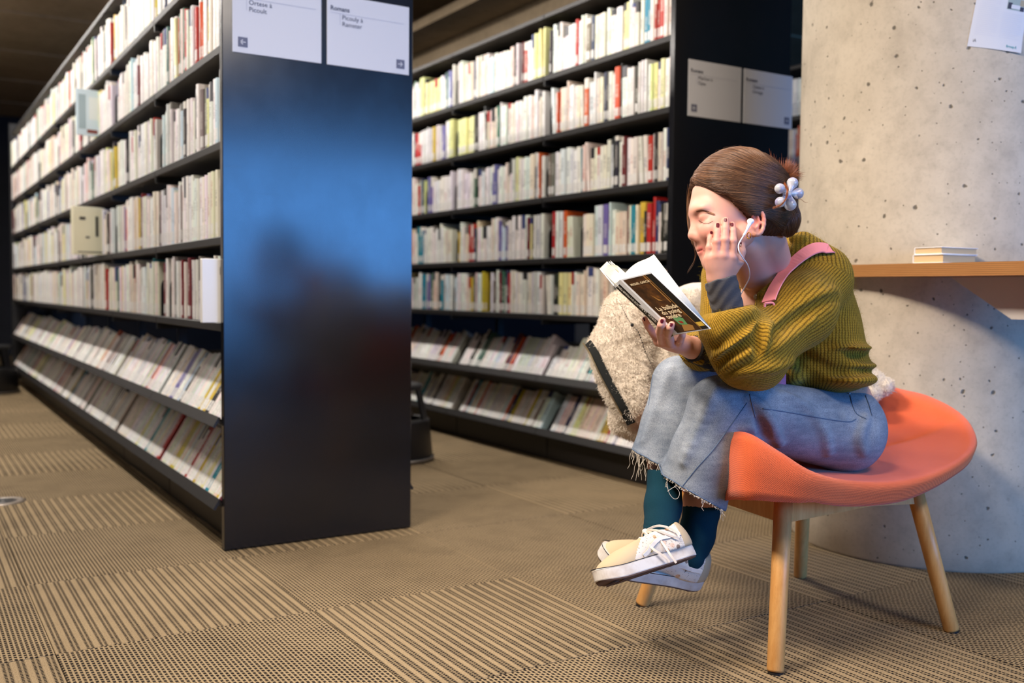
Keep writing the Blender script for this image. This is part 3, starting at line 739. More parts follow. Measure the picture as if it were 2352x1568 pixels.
thk = np.array([np.interp(proj(p)[0] if p[1] < 1.75 else (0 if p[0] < 1.9 else 3000), [1400, 1600, 1715, 1790, 1868, 1950, 2080, 2190, 2300], [.16, .15, .146, .108, .064, .058, .048, .032, .034]) for p in rim])
for j in range(NR+1):
    s = j/NR
    for p in rim:
        # dish: flat bottom that turns up into the wings
        r = 1-(1-s)**1.25; zz = .405+(p[2]-.405)*(s**3.0 if p[2] > .5 else s**2.2)
        V.append((cw[0]+(p[0]-cw[0])*r, cw[1]+(p[1]-cw[1])*r, zz))
for q in (.15, .38, .62, .85):          # rolled edge
    for p, t in zip(rim, thk):
        o = min(.010, .2*t)*math.sin(math.pi*min(1, q*1.4))**.6; d = _n(np.array((p[0]-cw[0], p[1]-cw[1]))); V.append((p[0]+d[0]*o, p[1]+d[1]*o, p[2]-t*(q-.0)+.004*math.sin(math.pi*q)))
NO = 10
for j in range(NO+1):
    s = 1-j/NO
    for p, t in zip(rim, thk):
        r = 1-(1-s)**1.25; V.append((cw[0]+(p[0]-cw[0])*r*.995, cw[1]+(p[1]-cw[1])*r*.995, .374+(p[2]-t-.374)*s**1.6))
Fq = [(j*n+i, j*n+(i+1)%n, (j+1)*n+(i+1)%n, (j+1)*n+i) for j in range(NR+4+NO+1) for i in range(n)]
sh = obj('shell', newmesh('shell', V, Fq, True), M['wool'], chair, (-1.92, -1.745, 0))
legs = [((1.608, 1.503), (1800, 1135, 2.235)), ((2.184, 1.474), (2108, 1128, 2.46)), ((1.655, 2.015), None), ((2.223, 1.99), None)]
tops = [P(1800, 1134, 2.215), P(2100, 1122, 2.43), np.array((1.73, 1.92, .378)), np.array((2.13, 1.90, .378))]
for (ft, _), tp in zip(legs, tops):
    a = np.array((ft[0], ft[1], .004)); d = _n(tp-a)
    mb = MB(); mb.tube([a-(1.92, 1.745, 0), a+d*.006-(1.92, 1.745, 0)], [.0165, .0185], 24); L = np.linalg.norm(tp-a)
    mb = MB().tube([a+d*t*L-(1.92, 1.745, 0) for t in (0, .012, .5, 1)], [.017, .0185, .0195, .0205], 24)
    lg = mb.build('leg', M['oak'], chair, True); 
    for po in lg.data.polygons: po.use_smooth = len(po.vertices) < 8
    MB().tube([(a[0]-1.92, a[1]-1.745, .0), (a[0]-1.92, a[1]-1.745, .005)], .0165, 20).build('foot_glide', M['black'], lg)
def beam(a, b, w, h, nm):
    a = np.array(a); b = np.array(b); d = _n(b-a); s = _n(np.cross(d, (0, 0, 1))); vs = []
    for q in (a, b):
        for i, k in ((-1, 0), (1, 0), (1, 1), (-1, 1)): vs.append(q+s*i*w/2-np.array((0, 0, h))*k-(1.92, 1.745, 0))
    MB().add(vs, [(0,1,2,3),(7,6,5,4),(0,4,5,1),(1,5,6,2),(2,6,7,3),(3,7,4,0)]).build(nm, M['oak'], chair)
t0, t1, t2, t3 = tops
mid = (t0+t1+t2+t3)/4
mf = P(1992, 1150, 2.40)
for a_, b_ in ((t0, mf), (mf, t1), (t0, t2), (t1, t3), (t2, t3)): beam((a_[0], a_[1], .376), (b_[0], b_[1], .376), .028, .060, 'frame_rail')
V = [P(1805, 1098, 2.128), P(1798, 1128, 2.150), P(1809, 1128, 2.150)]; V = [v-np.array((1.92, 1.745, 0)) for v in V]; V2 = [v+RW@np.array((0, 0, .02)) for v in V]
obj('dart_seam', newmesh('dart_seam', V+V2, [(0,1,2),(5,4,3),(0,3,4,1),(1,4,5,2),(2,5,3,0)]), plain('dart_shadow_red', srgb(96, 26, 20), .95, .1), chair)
# ------------------------------------------------------------------ ledge on the column, with two books; poster
M['ply'] = None
def ply():
    m = NT('plywood_edge', .45, spec=.4); g = m.n('ShaderNodeNewGeometry').outputs['Position']; x, y, z = m.sep(g)
    lay = m.math('FRACT', m.math('DIVIDE', m.math('ADD', z, m.math('MULTIPLY', m.noise(m.mapping(g, (3, 3, 1)), 1.0, 2), .002)), .0052))
    l = m.ramp(lay, [(.0, 0), (.45, 0), (.55, 1), (.95, 1)]); gr = m.noise(m.mapping(g, (40, 12, 300)), 1.0, 3)
    c = m.mix(l, srgb(158, 108, 58), srgb(112, 72, 36)); c = m.mix(m.math('MULTIPLY', gr, .5), c, srgb(176, 128, 76)); m.col(c); return m.m
M['ply'] = ply()
xe = 2.47; zt_ = .913
ledge = tag(empty('wall_ledge', (xe+.2, 1.6, .876)), 'plywood ledge fixed to the concrete column, carrying two white books', 'shelf')
o0 = np.array((xe+.2, 1.6, .876)); y_end = 2.16
poly = [(xe, y_end), (xe, .9), (xe+.62, .9), (xe+.62, 1.665)]+[(CC[0]+(CR-.004)*math.cos(a), CC[1]+(CR-.004)*math.sin(a)) for a in np.linspace(math.radians(-76), math.radians(-186), 18)]
nn = len(poly); vs = [(p[0]-o0[0], p[1]-o0[1], 0) for p in poly]+[(p[0]-o0[0], p[1]-o0[1], zt_-.876) for p in poly]
MB().add(vs, [tuple(range(nn))[::-1], tuple(range(nn, 2*nn))]+[(i, (i+1)%nn, nn+(i+1)%nn, nn+i) for i in range(nn)]).build('plywood_board', M['ply'], ledge)
M['steelgrey'] = plain('grey_steel', srgb(196, 190, 186), .5, .5, 0, .04)
a = on_x(2185, 640, 2.62); b = on_x(2325, 733, 2.62)
br = [(a[1], .8755), (b[1], b[2]), (1.0, b[2]), (1.0, .8755)]
vs = [(2.616-o0[0], y-o0[1], z-.876) for y, z in br]+[(2.624-o0[0], y-o0[1], z-.876) for y, z in br]
MB().add(vs, [(0,1,2,3),(7,6,5,4),(0,4,5,1),(1,5,6,2),(2,6,7,3),(3,7,4,0)]).build('bracket_plate', M['steelgrey'], ledge)
M['cover_white'] = plain('white_cover', srgb(240, 240, 242), .4, .5)
M['pages_tan'] = plain('page_edges', srgb(214, 184, 142), .85, .2, 0, .05)
def flat_book(cx_, cy_, z, L, Wd_, th, rz, label):
    b = tag(empty('book', (cx_, cy_, z), rz), label, 'book', 'two white books stacked on the ledge')
    MB().box((-L/2, -Wd_/2, 0), (L/2, Wd_/2, .002), .0008).build('cover', M['cover_white'], b)
    MB().box((-L/2, -Wd_/2, th-.002), (L/2, Wd_/2, th), .0008).build('cover', M['cover_white'], b)
    MB().box((-L/2+.004, -Wd_/2+.0035, .002), (L/2-.004, Wd_/2-.002, th-.002)).build('page_block', M['pages_tan'], b)
    MB().box((-L/2, Wd_/2-.0018, .002), (L/2, Wd_/2, th-.002)).build('spine', M['cover_white'], b)
pb = on_x(2100, 603, 2.52); pe = on_x(2285, 604, 2.52)
ymid = (pb[1]+pe[1])/2
nb_ = on_x(2158, 603, 2.49)[1]-.012
flat_book(2.568, nb_+.050, .9135, .156, .098, .0245, 0, 'lower white paperback of the pair lying on the plywood ledge')
flat_book(2.572, nb_+.049, .9385, .158, .092, .0200, math.radians(-3), 'upper white paperback of the pair lying on the plywood ledge')
# poster, curved to the column
def poster_patch(name, u0, u1, v0, v1, off, mat, parent, ncol=10, nrow=1):
    """u along the sheet, v down it, both in metres, origin bottom left corner; follows the cylinder"""
    V = []; Fc = []
    for j in range(nrow+1):
        for i in range(ncol+1):
            u = u0+(u1-u0)*i/ncol; v = v0+(v1-v0)*j/nrow
            V.append(sheet(u, v, off))
    for j in range(nrow):
        for i in range(ncol): a = j*(ncol+1)+i; Fc.append((a, a+1, a+ncol+2, a+ncol+1))
    return obj(name, newmesh(name, V, Fc), mat, parent)
bl = None
r_ = ray(2221, 106); A_ = r_[0]**2+r_[1]**2; B_ = -2*(r_[0]*CC[0]+r_[1]*CC[1]); C_ = CC[0]**2+CC[1]**2-CR**2
t_ = (-B_-math.sqrt(B_*B_-4*A_*C_))/(2*A_); bl = CAM+r_*t_; th0 = math.atan2(bl[1]-CC[1], bl[0]-CC[0]); tlt = math.radians(-9.0)
def sheet(u, v, off):
    uu = u*math.cos(tlt)-v*math.sin(tlt); vv = u*math.sin(tlt)+v*math.cos(tlt)
    a = th0+uu/CR; lift = .006*max(0, 1-v/.05)*(u/.15)**2 if v < .05 else 0
    rr = CR+.0012+off+lift; return (CC[0]+rr*math.cos(a), CC[1]+rr*math.sin(a), bl[2]+vv)
poster = poster_patch('poster', 0, .150, 0, .225, 0, M['sign'], None, 30, 36); tag(poster, 'white printed notice taped to the concrete column', 'poster')
M['greytext'] = plain('fine_print', srgb(196, 196, 204), .6); M['photo1'] = plain('print_green', srgb(150, 164, 160), .6, noise=.3); M['photo2'] = plain('print_dark', srgb(50, 46, 62), .6, noise=.5)
M['photo3'] = plain('print_tan', srgb(160, 148, 122), .6, noise=.3); M['tealink'] = plain('teal_print', srgb(60, 150, 160), .5)
for c in range(2):
    for r in range(22):
        if c == 1 and r < 9: continue
        poster_patch('text_line', .012+.068*c, .012+.068*c+.058-(.012 if r % 7 == 6 else 0), .158-.0058*r, .1594-.0058*r, .0003, M['greytext'], poster, 4)
poster_patch('printed_photo', .088, .138, .118, .152, .0003, M['photo1'], poster, 8, 6); poster_patch('printed_photo', .09, .102, .12, .138, .0005, M['photo2'], poster, 3)
poster_patch('printed_photo', .124, .138, .132, .150, .0005, M['photo3'], poster, 3); poster_patch('printed_photo', .126, .138, .118, .130, .0006, M['photo2'], poster, 3); poster_patch('printed_photo', .100, .126, .122, .133, .0006, M['sign'], poster, 3)
def curved_text(nm, body, size, u, v, mat, bold=False):
    c = bpy.data.curves.new(nm, 'FONT'); c.body = body; c.size = size; c.resolution_u = 2
    if bold: c.offset = size*.015
    tmp = bpy.data.objects.new(nm+'_tmp', c); COL.objects.link(tmp); dg = bpy.context.evaluated_depsgraph_get(); me = bpy.data.meshes.new_from_object(tmp.evaluated_get(dg))
    bpy.data.objects.remove(tmp)
    for vv in me.vertices: vv.co = sheet(u+vv.co[0]*.82, v+vv.co[1], .0006)
    me.materials.clear(); o = obj(nm, me, mat, poster); return o
curved_text('headline', 'POUR UNE EXPRESSION', .0145, .010, .186, M['ink'], True); curved_text('headline', 'TANT QU\'IL LE FAUDRA', .0145, .010, .171, M['ink'], True)
curved_text('logo_lettering', 'firmap.fi', .011, .105, .010, M['tealink'], True); curved_text('logo_lettering', 'iA', .013, .012, .014, M['ink'])
# ------------------------------------------------------------------ step stools
def stool(cx_, cy_, label, rot=0):
    s = tag(empty('step_stool', (cx_, cy_, 0), rot), label, 'stool', 'black round library step stools')
    MB().lathe([(.0, .02), (.21, .02), (.213, .012), (.205, .004), (.198, .004)], n=48).build('floor_ring', plain('ring_chrome', srgb(170, 165, 160), .25, .5, .9), s, True)
    MB().lathe([(.196, .022), (.204, .03), (.188, .19), (.19, .197), (.182, .203), (.150, .205), (.146, .203)], n=48).build('drum', M['black'], s, True)
    for k in range(4):
        a = math.pi/4+k*math.pi/2; ca, sa = math.cos(a), math.sin(a)
        mb = MB(); q = []
        for (r, z) in ((.165, .2), (.130, .36)):
            for (dr, dt) in ((0, -.03), (.012, -.03), (.012, .03), (0, .03)): q.append(((r+dr)*ca-dt*sa, (r+dr)*sa+dt*ca, z))
        mb.add(q, [(0,3,2,1),(4,5,6,7),(0,1,5,4),(1,2,6,5),(2,3,7,6),(3,0,4,7)]).build('leg', M['black'], s)
    MB().lathe([(.0, .372), (.140, .372), (.150, .368), (.152, .352), (.146, .345), (.13, .35), (0, .35)], n=48).build('top_step', M['black'], s, True)
    return s
stool(2.04, 4.42, 'black round step stool half hidden by the blue end panel')
g = on_ground(36, 906); stool(g[0]-.16, g[1]+.2, 'black round step stool far off at the left edge beside the front bookcase')
# floor drain cover
g = on_ground(6, 1152)
dc = tag(empty('floor_outlet', (g[0], g[1], 0)), 'round ribbed metal floor cap in the carpet at the left edge', 'floor outlet')
M['cap'] = plain('brushed_cap', srgb(120, 108, 96), .4, .5, .6)
MB().lathe([(0, .002), (.05, .002), (.052, .005), (.078, .004), (.081, .0005)], n=48).build('rim', M['cap'], dc, True)
for r in (.012, .022, .032, .042): MB().lathe([(r, .002), (r+.001, .0048), (r+.005, .0048), (r+.006, .002)], n=40).build('ring', M['black'], dc, True)
# ------------------------------------------------------------------ the reading woman
person = tag(empty('person', tuple(P(1930, 1080, 2.42))), 'woman in olive knit cardigan and cropped jeans reading, cheek on hand, on orange chair', 'person')
person.location = (0, 0, 0)
hf = _n((-.945, .20, -.25)); hs = np.array((.238, -.041, -.97)); hu = _n(np.cross(hs, hf)); hu = hu if hu[1] < 0 else -hu; hs = _n(np.cross(hf, hu)); hs = hs if hs[2] < 0 else -hs
HO = K(1704, 508, 2.14); HB = np.array([hf, hs, hu])
def L(px, py, s=0.):
    """point of the head seen at a pixel, s metres to her left of the middle plane"""
    r = np.array([(px-CX)/FPX, (py-CY)/FPX, 1.0]); c = HO+hs*s; t = (c@hs)/(r@hs); return r*t
# --- head
eyeL = L(1619, 499, .031); eyeR = L(1596, 494, -.031)
head = un(.030, ell(L(1688, 452), (.096, .072, .085), HB), ell(L(1650, 520), (.058, .056, .068), HB))
head = un(.02, head, ell(L(1607, 480, .018), (.014, .026, .012), HB), ell(L(1607, 480, -.018), (.014, .026, .012), HB),
          rc(L(1710, 540, .050), L(1640, 600, .018), .022, .020), rc(L(1710, 540, -.050), L(1640, 600, -.018), .022, .020), sph(L(1638, 602), .021),
          ell(L(1636, 530, .036), (.026, .026, .024), HB), ell(L(1636, 530, -.036), (.026, .026, .024), HB), ell(L(1624, 566), (.020, .028, .024), HB))
head = sub(head, un(.01, ell(L(1603, 500, .034), (.012, .015, .010), HB), ell(L(1603, 500, -.034), (.012, .015, .010), HB)), .012)
head = un(.006, head, sph(eyeL+hs*-.0012-hf*.0008, .0122), sph(eyeR, .0122))
head = un(.010, head, rc(L(1602, 497), L(1596, 528), .0075, .0090)); head = un(.009, head, rc(L(1599, 525), L(1592.5, 540), .009, .0118), sph(L(1605, 545, .0115), .0088), sph(L(1606, 544, -.0105), .0088))
head = sub(head, un(.002, ell(L(1601, 553, .006), (.004, .003, .003), HB), ell(L(1601, 553, -.006), (.004, .003, .003), HB)), .003)
head = un(.004, head, ell(L(1609, 570.5), (.0065, .015, .0040), HB), ell(L(1612, 580), (.0065, .013, .0046), HB), ell(L(1613, 569, .009), (.005, .008, .0036), HB))
head = sub(head, ell(L(1607, 575.5), (.004, .015, .0010), HB), .002)
# upper lid edge
lid = smooth_path([L(1606, 505.5, .026), L(1611, 509.5, .033), L(1620, 512.5, .039), L(1629, 511.5, .044), L(1637, 507, .047)], 14)
# --- ear
earp = [L(1726, 492, .070), L(1734, 486, .073), L(1743, 489, .077), L(1748, 500, .080), L(1746, 514, .079), L(1738, 528, .075), L(1729, 539, .072)]
ear_old = un(.004, chain(earp, [.0038, .0042, .0044, .0044, .0042, .0044, .0055], .006), ell(L(1735, 510, .073), (.013, .005, .022), HB), chain([L(1737, 495, .079), L(1741, 507, .081), L(1736, 520, .079)], [.002, .0024, .002], .003))
E0 = L(1736, 512, .070); ef, eu = _n(hf*.96+hu*.28), _n(hu*.96-hf*.28)
earp = [E0+ef*(.0135*math.cos(a))+eu*(.0255*math.sin(a))+hs*(.0075-.003*math.cos(a)) for a in np.linspace(math.radians(35), math.radians(275), 12)]
ear = un(.005, chain(earp, [.0036]*11+[.0050], .004), ell(E0, (.0125, .0045, .0245), np.array([ef, hs, eu])), ell(E0-eu*.020+hs*.003, (.0065, .0048, .0080), np.array([ef, hs, eu])), chain([E0+eu*.013+hs*.006, E0-ef*.005+hs*.007, E0-eu*.010+hs*.006], [.0022]*3, .003))
ear = sub(ear, ell(E0+ef*.005-eu*.003+hs*.0075, (.0050, .0045, .0080), np.array([ef, hs, eu])), .003)
head = un(.006, head, ear)
# --- neck, chest
neck = un(.03, rc(K(1745, 540, 2.19), K(1782, 635, 2.34), .053, .045), rc(K(1700, 575, 2.17), K(1730, 640, 2.27), .030, .034))
chest = un(.03, ell(K(1800, 720, 2.41), (.098, .15, .095)), rc(K(1790, 620, 2.36), K(1875, 660, 2.33), .036, .034), rc(K(1770, 620, 2.40), K(1700, 650, 2.50), .036, .034), ell(K(1750, 690, 2.33), (.05, .075, .06)))
upper = un(.042, head, un(.03, neck, chest))
upper = un(.03, upper, rc(K(1722, 570, 2.14), K(1752, 650, 2.275), .012, .008))
upper = un(.008, upper, rc(K(1722, 655, 2.245), K(1775, 620, 2.265), .007, .006))
# --- left hand on the cheek
dW, dK = 2.072, 2.052
wr = K(1655, 648, 2.082)
MCP = {'pinky': K(1629, 590, dK+.006), 'ring': K(1645, 586, dK), 'middle': K(1663, 585, dK-.001), 'index': K(1683, 588, dK+.003)}
FING = {'pinky': [(1629, 590, 2.058), (1629.5, 568, 2.056), (1631, 550, 2.060), (1634, 535, 2.066)],
        'ring': [(1645, 586, 2.050), (1646, 555, 2.047), (1648, 533, 2.053), (1649.5, 518, 2.061)],
        'middle': [(1663, 585, 2.048), (1665, 551, 2.045), (1666, 525, 2.052), (1667, 506, 2.060)],
        'index': [(1683, 588, 2.051), (1683.5, 553, 2.047), (1683, 531, 2.054), (1682, 516, 2.062)]}
FR = {'pinky': (.0080, .0074, .0066, .0060), 'ring': (.0090, .0084, .0074, .0067), 'middle': (.0094, .0088, .0078, .0070), 'index': (.0092, .0084, .0074, .0066)}
hand = None
for k, q in FING.items():
    pts = [K(*a) for a in q]; r = FR[k]
    fg = un(.002, rc(pts[0], pts[1], r[0], r[1]), rc(pts[1], pts[2], r[1]*.97, r[2]), rc(pts[2], pts[3], r[2], r[3]), sph(pts[1], r[1]*1.05))
    hand = fg if hand is None else un(.0012, hand, fg)
palm = un(.014, *[rc(K(1651+(i-1.5)*6, 636, 2.072), K(q[0][0], q[0][1]+4, q[0][2]+.003), .0150, .0118) for i, (k, q) in enumerate(FING.items())])
palm = un(.012, palm, ell(K(1659, 606, 2.062), (.030, .024, .013)))
thumb = un(.004, rc(K(1672, 628, 2.075), K(1696, 600, 2.070), .016, .0115), rc(K(1696, 600, 2.070), K(1702, 578, 2.070), .0108, .0098), rc(K(1702, 578, 2.070), K(1702.5, 563, 2.074), .0096, .0078))
handL = un(.0045, palm, hand); handL = un(.009, handL, thumb)
handL = un(.014, handL, rc(K(1653, 638, 2.078), K(1660, 668, 2.088), .0222, .0225), rc(K(1660, 668, 2.088), K(1684, 760, 2.114), .0225, .024))
skin_up = un(.0022, upper, handL)
# --- right hand under the book
FR_ = {'index': [(1513, 784, 2.130), (1500, 765, 2.125), (1489, 750, 2.110), (1481, 733, 2.098)],
       'middle': [(1522, 785, 2.105), (1516, 762, 2.045), (1519, 746, 2.012), (1521.5, 736, 2.010)],
       'ring': [(1541, 788, 2.095), (1535, 766, 2.040), (1539, 752, 2.010), (1543, 745, 2.009)],
       'pinky': [(1559, 792, 2.110), (1563, 780, 2.075), (1567, 771, 2.065), (1569, 764, 2.068)]}
RR = {'index': (.0094, .0084, .0074, .0064), 'middle': (.0098, .0092, .0082, .0070), 'ring': (.0096, .0088, .0078, .0068), 'pinky': (.0085, .0078, .0070, .006)}
hr = None
for k, q in FR_.items():
    pts = [K(*a) for a in q]; r = RR[k]; fg = un(.002, rc(pts[0], pts[1], r[0], r[1]), rc(pts[1], pts[2], r[1], r[2]), rc(pts[2], pts[3], r[2], r[3]))
    hr = fg if hr is None else un(.0012, hr, fg)
palmR = un(.012, *[rc(K(1588, 797, 2.165), K(q[0][0], q[0][1], q[0][2]+.004), .017, .0115) for q in FR_.values()])
palmR = un(.012, palmR, ell(K(1556, 789, 2.125), (.030, .016, .022)))
thR = un(.006, rc(K(1578, 786, 2.150), K(1552, 768, 2.135), .014, .011), rc(K(1552, 768, 2.135), K(1530, 742, 2.125), .0105, .0085))
handR = un(.005, hr, palmR); handR = un(.008, handR, thR)
handR = un(.014, handR, rc(K(1590, 799, 2.17), K(1612, 812, 2.24), .0215, .024), rc(K(1612, 812, 2.24), K(1668, 825, 2.42), .024, .034))
# --- hidden body and legs
kneeL, kneeR = K(1660, 930, 2.20), K(1576, 880, 2.40); hipL, hipR = K(1940, 990, 2.36), K(1900, 965, 2.53)
anL, anR = K(1590, 1262, 2.27), K(1512, 1222, 2.18)
low = un(.04, ell(K(1925, 955, 2.44), (.085, .085, .13)), rc(K(1905, 900, 2.44), K(1820, 740, 2.42), .085, .085), rc(hipL, kneeL, .066, .046), rc(hipR, kneeR, .066, .044))
low = un(.02, low, rc(kneeL, K(1614, 1150, 2.30), .042, .0405), rc(K(1614, 1150, 2.30), K(1600, 1230, 2.285), .0405, .034), rc(K(1600, 1230, 2.285), K(1586, 1280, 2.27), .034, .029), rc(kneeR, K(1525, 1055, 2.345), .038, .036), rc(K(1525, 1055, 2.345), K(1523, 1160, 2.24), .036, .034), rc(K(1523, 1160, 2.235), K(1515, 1225, 2.18), .034, .031))
low = un(.03, low, rc(K(1882, 640, 2.31), K(1722, 812, 2.14), .036, .032), rc(K(1700, 640, 2.50), K(1660, 800, 2.46), .036, .030), rc(K(1722, 812, 2.14), K(1694, 775, 2.12), .028, .020))
def hit1(f, x, y): return hit(f, [x], [y], 1.85)[0]
def skin_col(V):
    base = np.array(srgb(206, 154, 136)); c = np.tile(base, (len(V), 1)); 
    def blob(p, r, col, a):
        w = (a*np.exp(-((V-p)**2).sum(1)/(r*r)))[:, None]; c[:] = c*(1-w)+np.array(srgb(*col))*w
    blob(L(1645, 540, .05), .035, (200, 118, 104), .6); blob(L(1592, 541), .013, (216, 140, 122), .55); blob(L(1606, 545, .012), .008, (204, 128, 110), .4)
    for p in (L(1610, 572), L(1608, 571, .008), L(1613, 571, .015), L(1612, 580), L(1613, 580, .008)): blob(p, .0062, (184, 84, 80), .9)
    blob(L(1738, 505, .08), .024, (214, 118, 104), .8); blob(L(1700, 450, .0), .06, (190, 140, 110), .25)
    for q in list(FING.values())+list(FR_.values()):
        blob(K(*q[1]), .008, (208, 132, 116), .5); blob(K(*q[3]), .008, (214, 138, 124), .5); blob(K(*q[0]), .012, (214, 146, 128), .4)
    blob(eyeL, .015, (206, 140, 128), .5)
    for q in ((1609, 499), (1615, 497.5), (1624, 499), (1633, 502)): blob(hit1(head, *q), .0042, (168, 104, 92), .5)  # shade of the lid crease put into the skin colour
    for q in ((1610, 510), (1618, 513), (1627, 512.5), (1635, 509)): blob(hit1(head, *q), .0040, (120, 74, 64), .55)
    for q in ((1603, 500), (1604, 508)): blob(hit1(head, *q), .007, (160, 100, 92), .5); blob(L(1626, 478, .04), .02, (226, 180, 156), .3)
    w = np.clip((V[:, 1]-K(1500, 1000, 2.2)[1])/.05, 0, 1)[:, None]*.55; c[:] = c*(1-w)+np.array(srgb(186, 130, 108))*w
    return c
def skin_mat():
    m = NT('skin', .50, spec=.35); c = m.attr('Col'); g = m.coord(); n = m.noise(g, 70, 4); n2 = m.noise(g, 900, 2)
    c = m.mix(m.math('MULTIPLY', n, .32), c, srgb(186, 116, 98)); c = m.mix(.5, m.attr('Col'), c)
    vor = m.n('ShaderNodeTexVoronoi', Vector=g, Scale=120.0); fr = m.math('MULTIPLY', m.math('LESS_THAN', vor.outputs['Distance'], .12), m.math('GREATER_THAN', m.sep(vor.outputs['Color'])[0], .8))
    c = m.mix(m.math('MULTIPLY', fr, .18), c, srgb(150, 96, 70)); m.col(c)
    m.b.inputs['Subsurface Weight'].default_value = .12; m.b.inputs['Subsurface Radius'].default_value = (.012, .004, .002); m.b.inputs['Subsurface Scale'].default_value = .6
    m.bump(n2, .1, .0006); return m.m
M['skin'] = skin_mat()
def sculpt_parts(name, parts, mat, attr):
    Vs = []; Qs = []; n = 0
    for f, lo, hi, res in parts:
        V, Q = sdf_mesh(f, lo, hi, res); Vs.append(V); Qs.append(Q+n); n += len(V)
    V = np.concatenate(Vs); Q = np.concatenate(Qs); me = fast_mesh(name, wpt(V), Q)
    c = np.ones((len(V), 4), F32); c[:, :3] = attr(V); a = me.color_attributes.new('Col', 'FLOAT_COLOR', 'POINT'); a.data.foreach_set('color', c.ravel()); return me
b1 = bounds([K(1560, 330, 2.1), K(1560, 330, 2.3), K(1830, 760, 2.4), K(1700, 760, 2.0)], .01)
b2 = bounds([K(1470, 715, 2.02), K(1615, 830, 2.25)], .02)
b3 = bounds([K(1460, 560, 2.1), K(2040, 1300, 2.68)], .06)
skin_up_cut = skin_up
bodyme = sculpt_parts('body', [(skin_up_cut, b1[0], b1[1], .0021), (handR, b2[0], b2[1], .0018), (un(.03, low, chest), b3[0], b3[1], .007)], M['skin'], skin_col)
body = obj('body', bodyme, M['skin'], person)
# nails
M['nail'] = plain('dark_red_nail_varnish', srgb(84, 22, 34), .22, .6)
def nail(parent, skinf, px, py, w, h, rot=0., dn=2.0):
    u = np.linspace(-1, 1, 7); V = []; Fq = []
    for j, v in enumerate(np.linspace(-1, 1, 7)):
        ww = w*(1-.35*max(0, abs(v)-.5)*2)
        for a in u:
            x = a*ww; y = v*h; V.append((px+x*math.cos(rot)-y*math.sin(rot), py+x*math.sin(rot)+y*math.cos(rot)))
    V = np.array(V); H3 = hit(skinf, V[:, 0], V[:, 1], 1.85, .0006)
    for j in range(6):
        for i in range(6): Fq.append((j*7+i, (j+1)*7+i, (j+1)*7+i+1, j*7+i+1))
    return obj('fingernail', newmesh('fingernail', wpt(H3), Fq, True), M['nail'], parent)
for (px, py, w, h, r) in ((1634, 534, 3.0, 3.2, .1), (1648.5, 517, 4.0, 5.2, .05), (1666, 505, 3.8, 4.0, 0), (1681, 515.5, 3.8, 4.2, -.05)): nail(body, skin_up, px, py, w, h, r)
nail(body, skin_up, 1701.5, 561, 2.0, 5.0, .15)
for (px, py, w, h, r) in ((1520.5, 737, 4.0, 4.6, .12), (1541.5, 745.5, 4.0, 4.2, .18), (1479.5, 733, 1.8, 4.5, -.35)): nail(body, handR, px, py, w, h, r)
# brows, lashes
M['brow'] = plain('brow_hair', srgb(128, 88, 64), .7, .2); M['lash'] = plain('lash_hair', srgb(84, 56, 46), .6, .2)
rg = np.random.RandomState(3); pth = []
bx = smooth_path([(1599, 486, 0), (1607, 483.5, 0), (1618, 484.5, 0), (1629, 488, 0), (1638, 492, 0)], 90)
for q in bx:
    for _ in range(4):
        x, y = q[0]+rg.uniform(-1, 1), q[1]+rg.uniform(-1.6, 1.6); pth.append([(x+t*4.5, y+t*rg.uniform(-.6, 1.4)) for t in (0, .5, 1)])
pth = np.array(pth); h3 = hit(head, pth[:, :, 0].ravel(), pth[:, :, 1].ravel(), 1.9, .0011).reshape(-1, 3, 3); strands('eyebrow', h3, .00018, M['brow'], body)
pl = []
for t in np.linspace(0, 1, 34):
    p = lid[int(t*13)]; sc = 2286.7/p[2]; x, y = CX+p[0]*sc, CY+p[1]*sc; pl.append([(x, y), (x-1.2+1.6*t, y+1.1), (x-2.8+3.*t, y+1.9)])
pl = np.array(pl); h3 = hit(head, pl[:, :, 0].ravel(), pl[:, :, 1].ravel(), 1.9, .0005).reshape(-1, 3, 3); strands('eyelashes', h3, .00020, M['lash'], body)
l2 = hit(head, [1606, 1611, 1620, 1629, 1637], [506.5, 510, 513, 512, 508], 1.9, .0002); tube_obj('lash_line', l2, .00038, M['lash'], body, 6)
l4 = hit(head, [1604, 1609, 1615, 1619], [574, 575, 575, 576], 1.9, -.0003); M['lipline'] = plain('lip_line', srgb(150, 74, 68), .6); tube_obj('lip_line', l4, .0004, M['lipline'], body, 6)
# --- hair
hairc = un(.02, ell(L(1694, 450), (.111, .090, .103), HB), ell(L(1733, 440), (.068, .074, .078), HB), ell(L(1748, 492), (.050, .070, .052), HB))
pa, pb_ = L(1590, 419), L(1706, 528); dl_ = _n(pb_-pa); nrm_ = _n(np.cross(dl_, hs)); nrm_ = nrm_ if nrm_[1] > 0 else -nrm_    # towards the face
cutp = plane((pa+pb_)/2, nrm_)
face_cut = un(.02, lambda p: -cutp(p)*1.0+.000) if False else (lambda p: -cutp(p))
hair = inter(hairc, lambda p: cutp(p)-.002, .016)
hair = sub(hair, ell(L(1624, 490), (.028, .12, .034), HB), .01)
hair = inter(hair, plane(L(1770, 545), _n(K(1772, 600, 2.1)-K(1764, 500, 2.1))), .02)
hair = sub(hair, ell(E0-eu*.006+hs*.006, (.0165, .022, .0235), np.array([ef, hs, eu])), .006)
bun = un(.010, ell(K(1806, 503, 2.145), (.0270, .036, .034)), ell(K(1800, 462, 2.14), (.024, .030, .030)), ell(K(1796, 430, 2.145), (.026, .030, .03)), ell(K(1772, 520, 2.15), (.036, .022, .04)))
far = un(.006, chain([L(1590, 425, -.052), L(1582, 455, -.056), L(1581, 495, -.056), L(1588, 530, -.05), L(1596, 560, -.045)], [.010, .009, .008, .006, .003], .008))
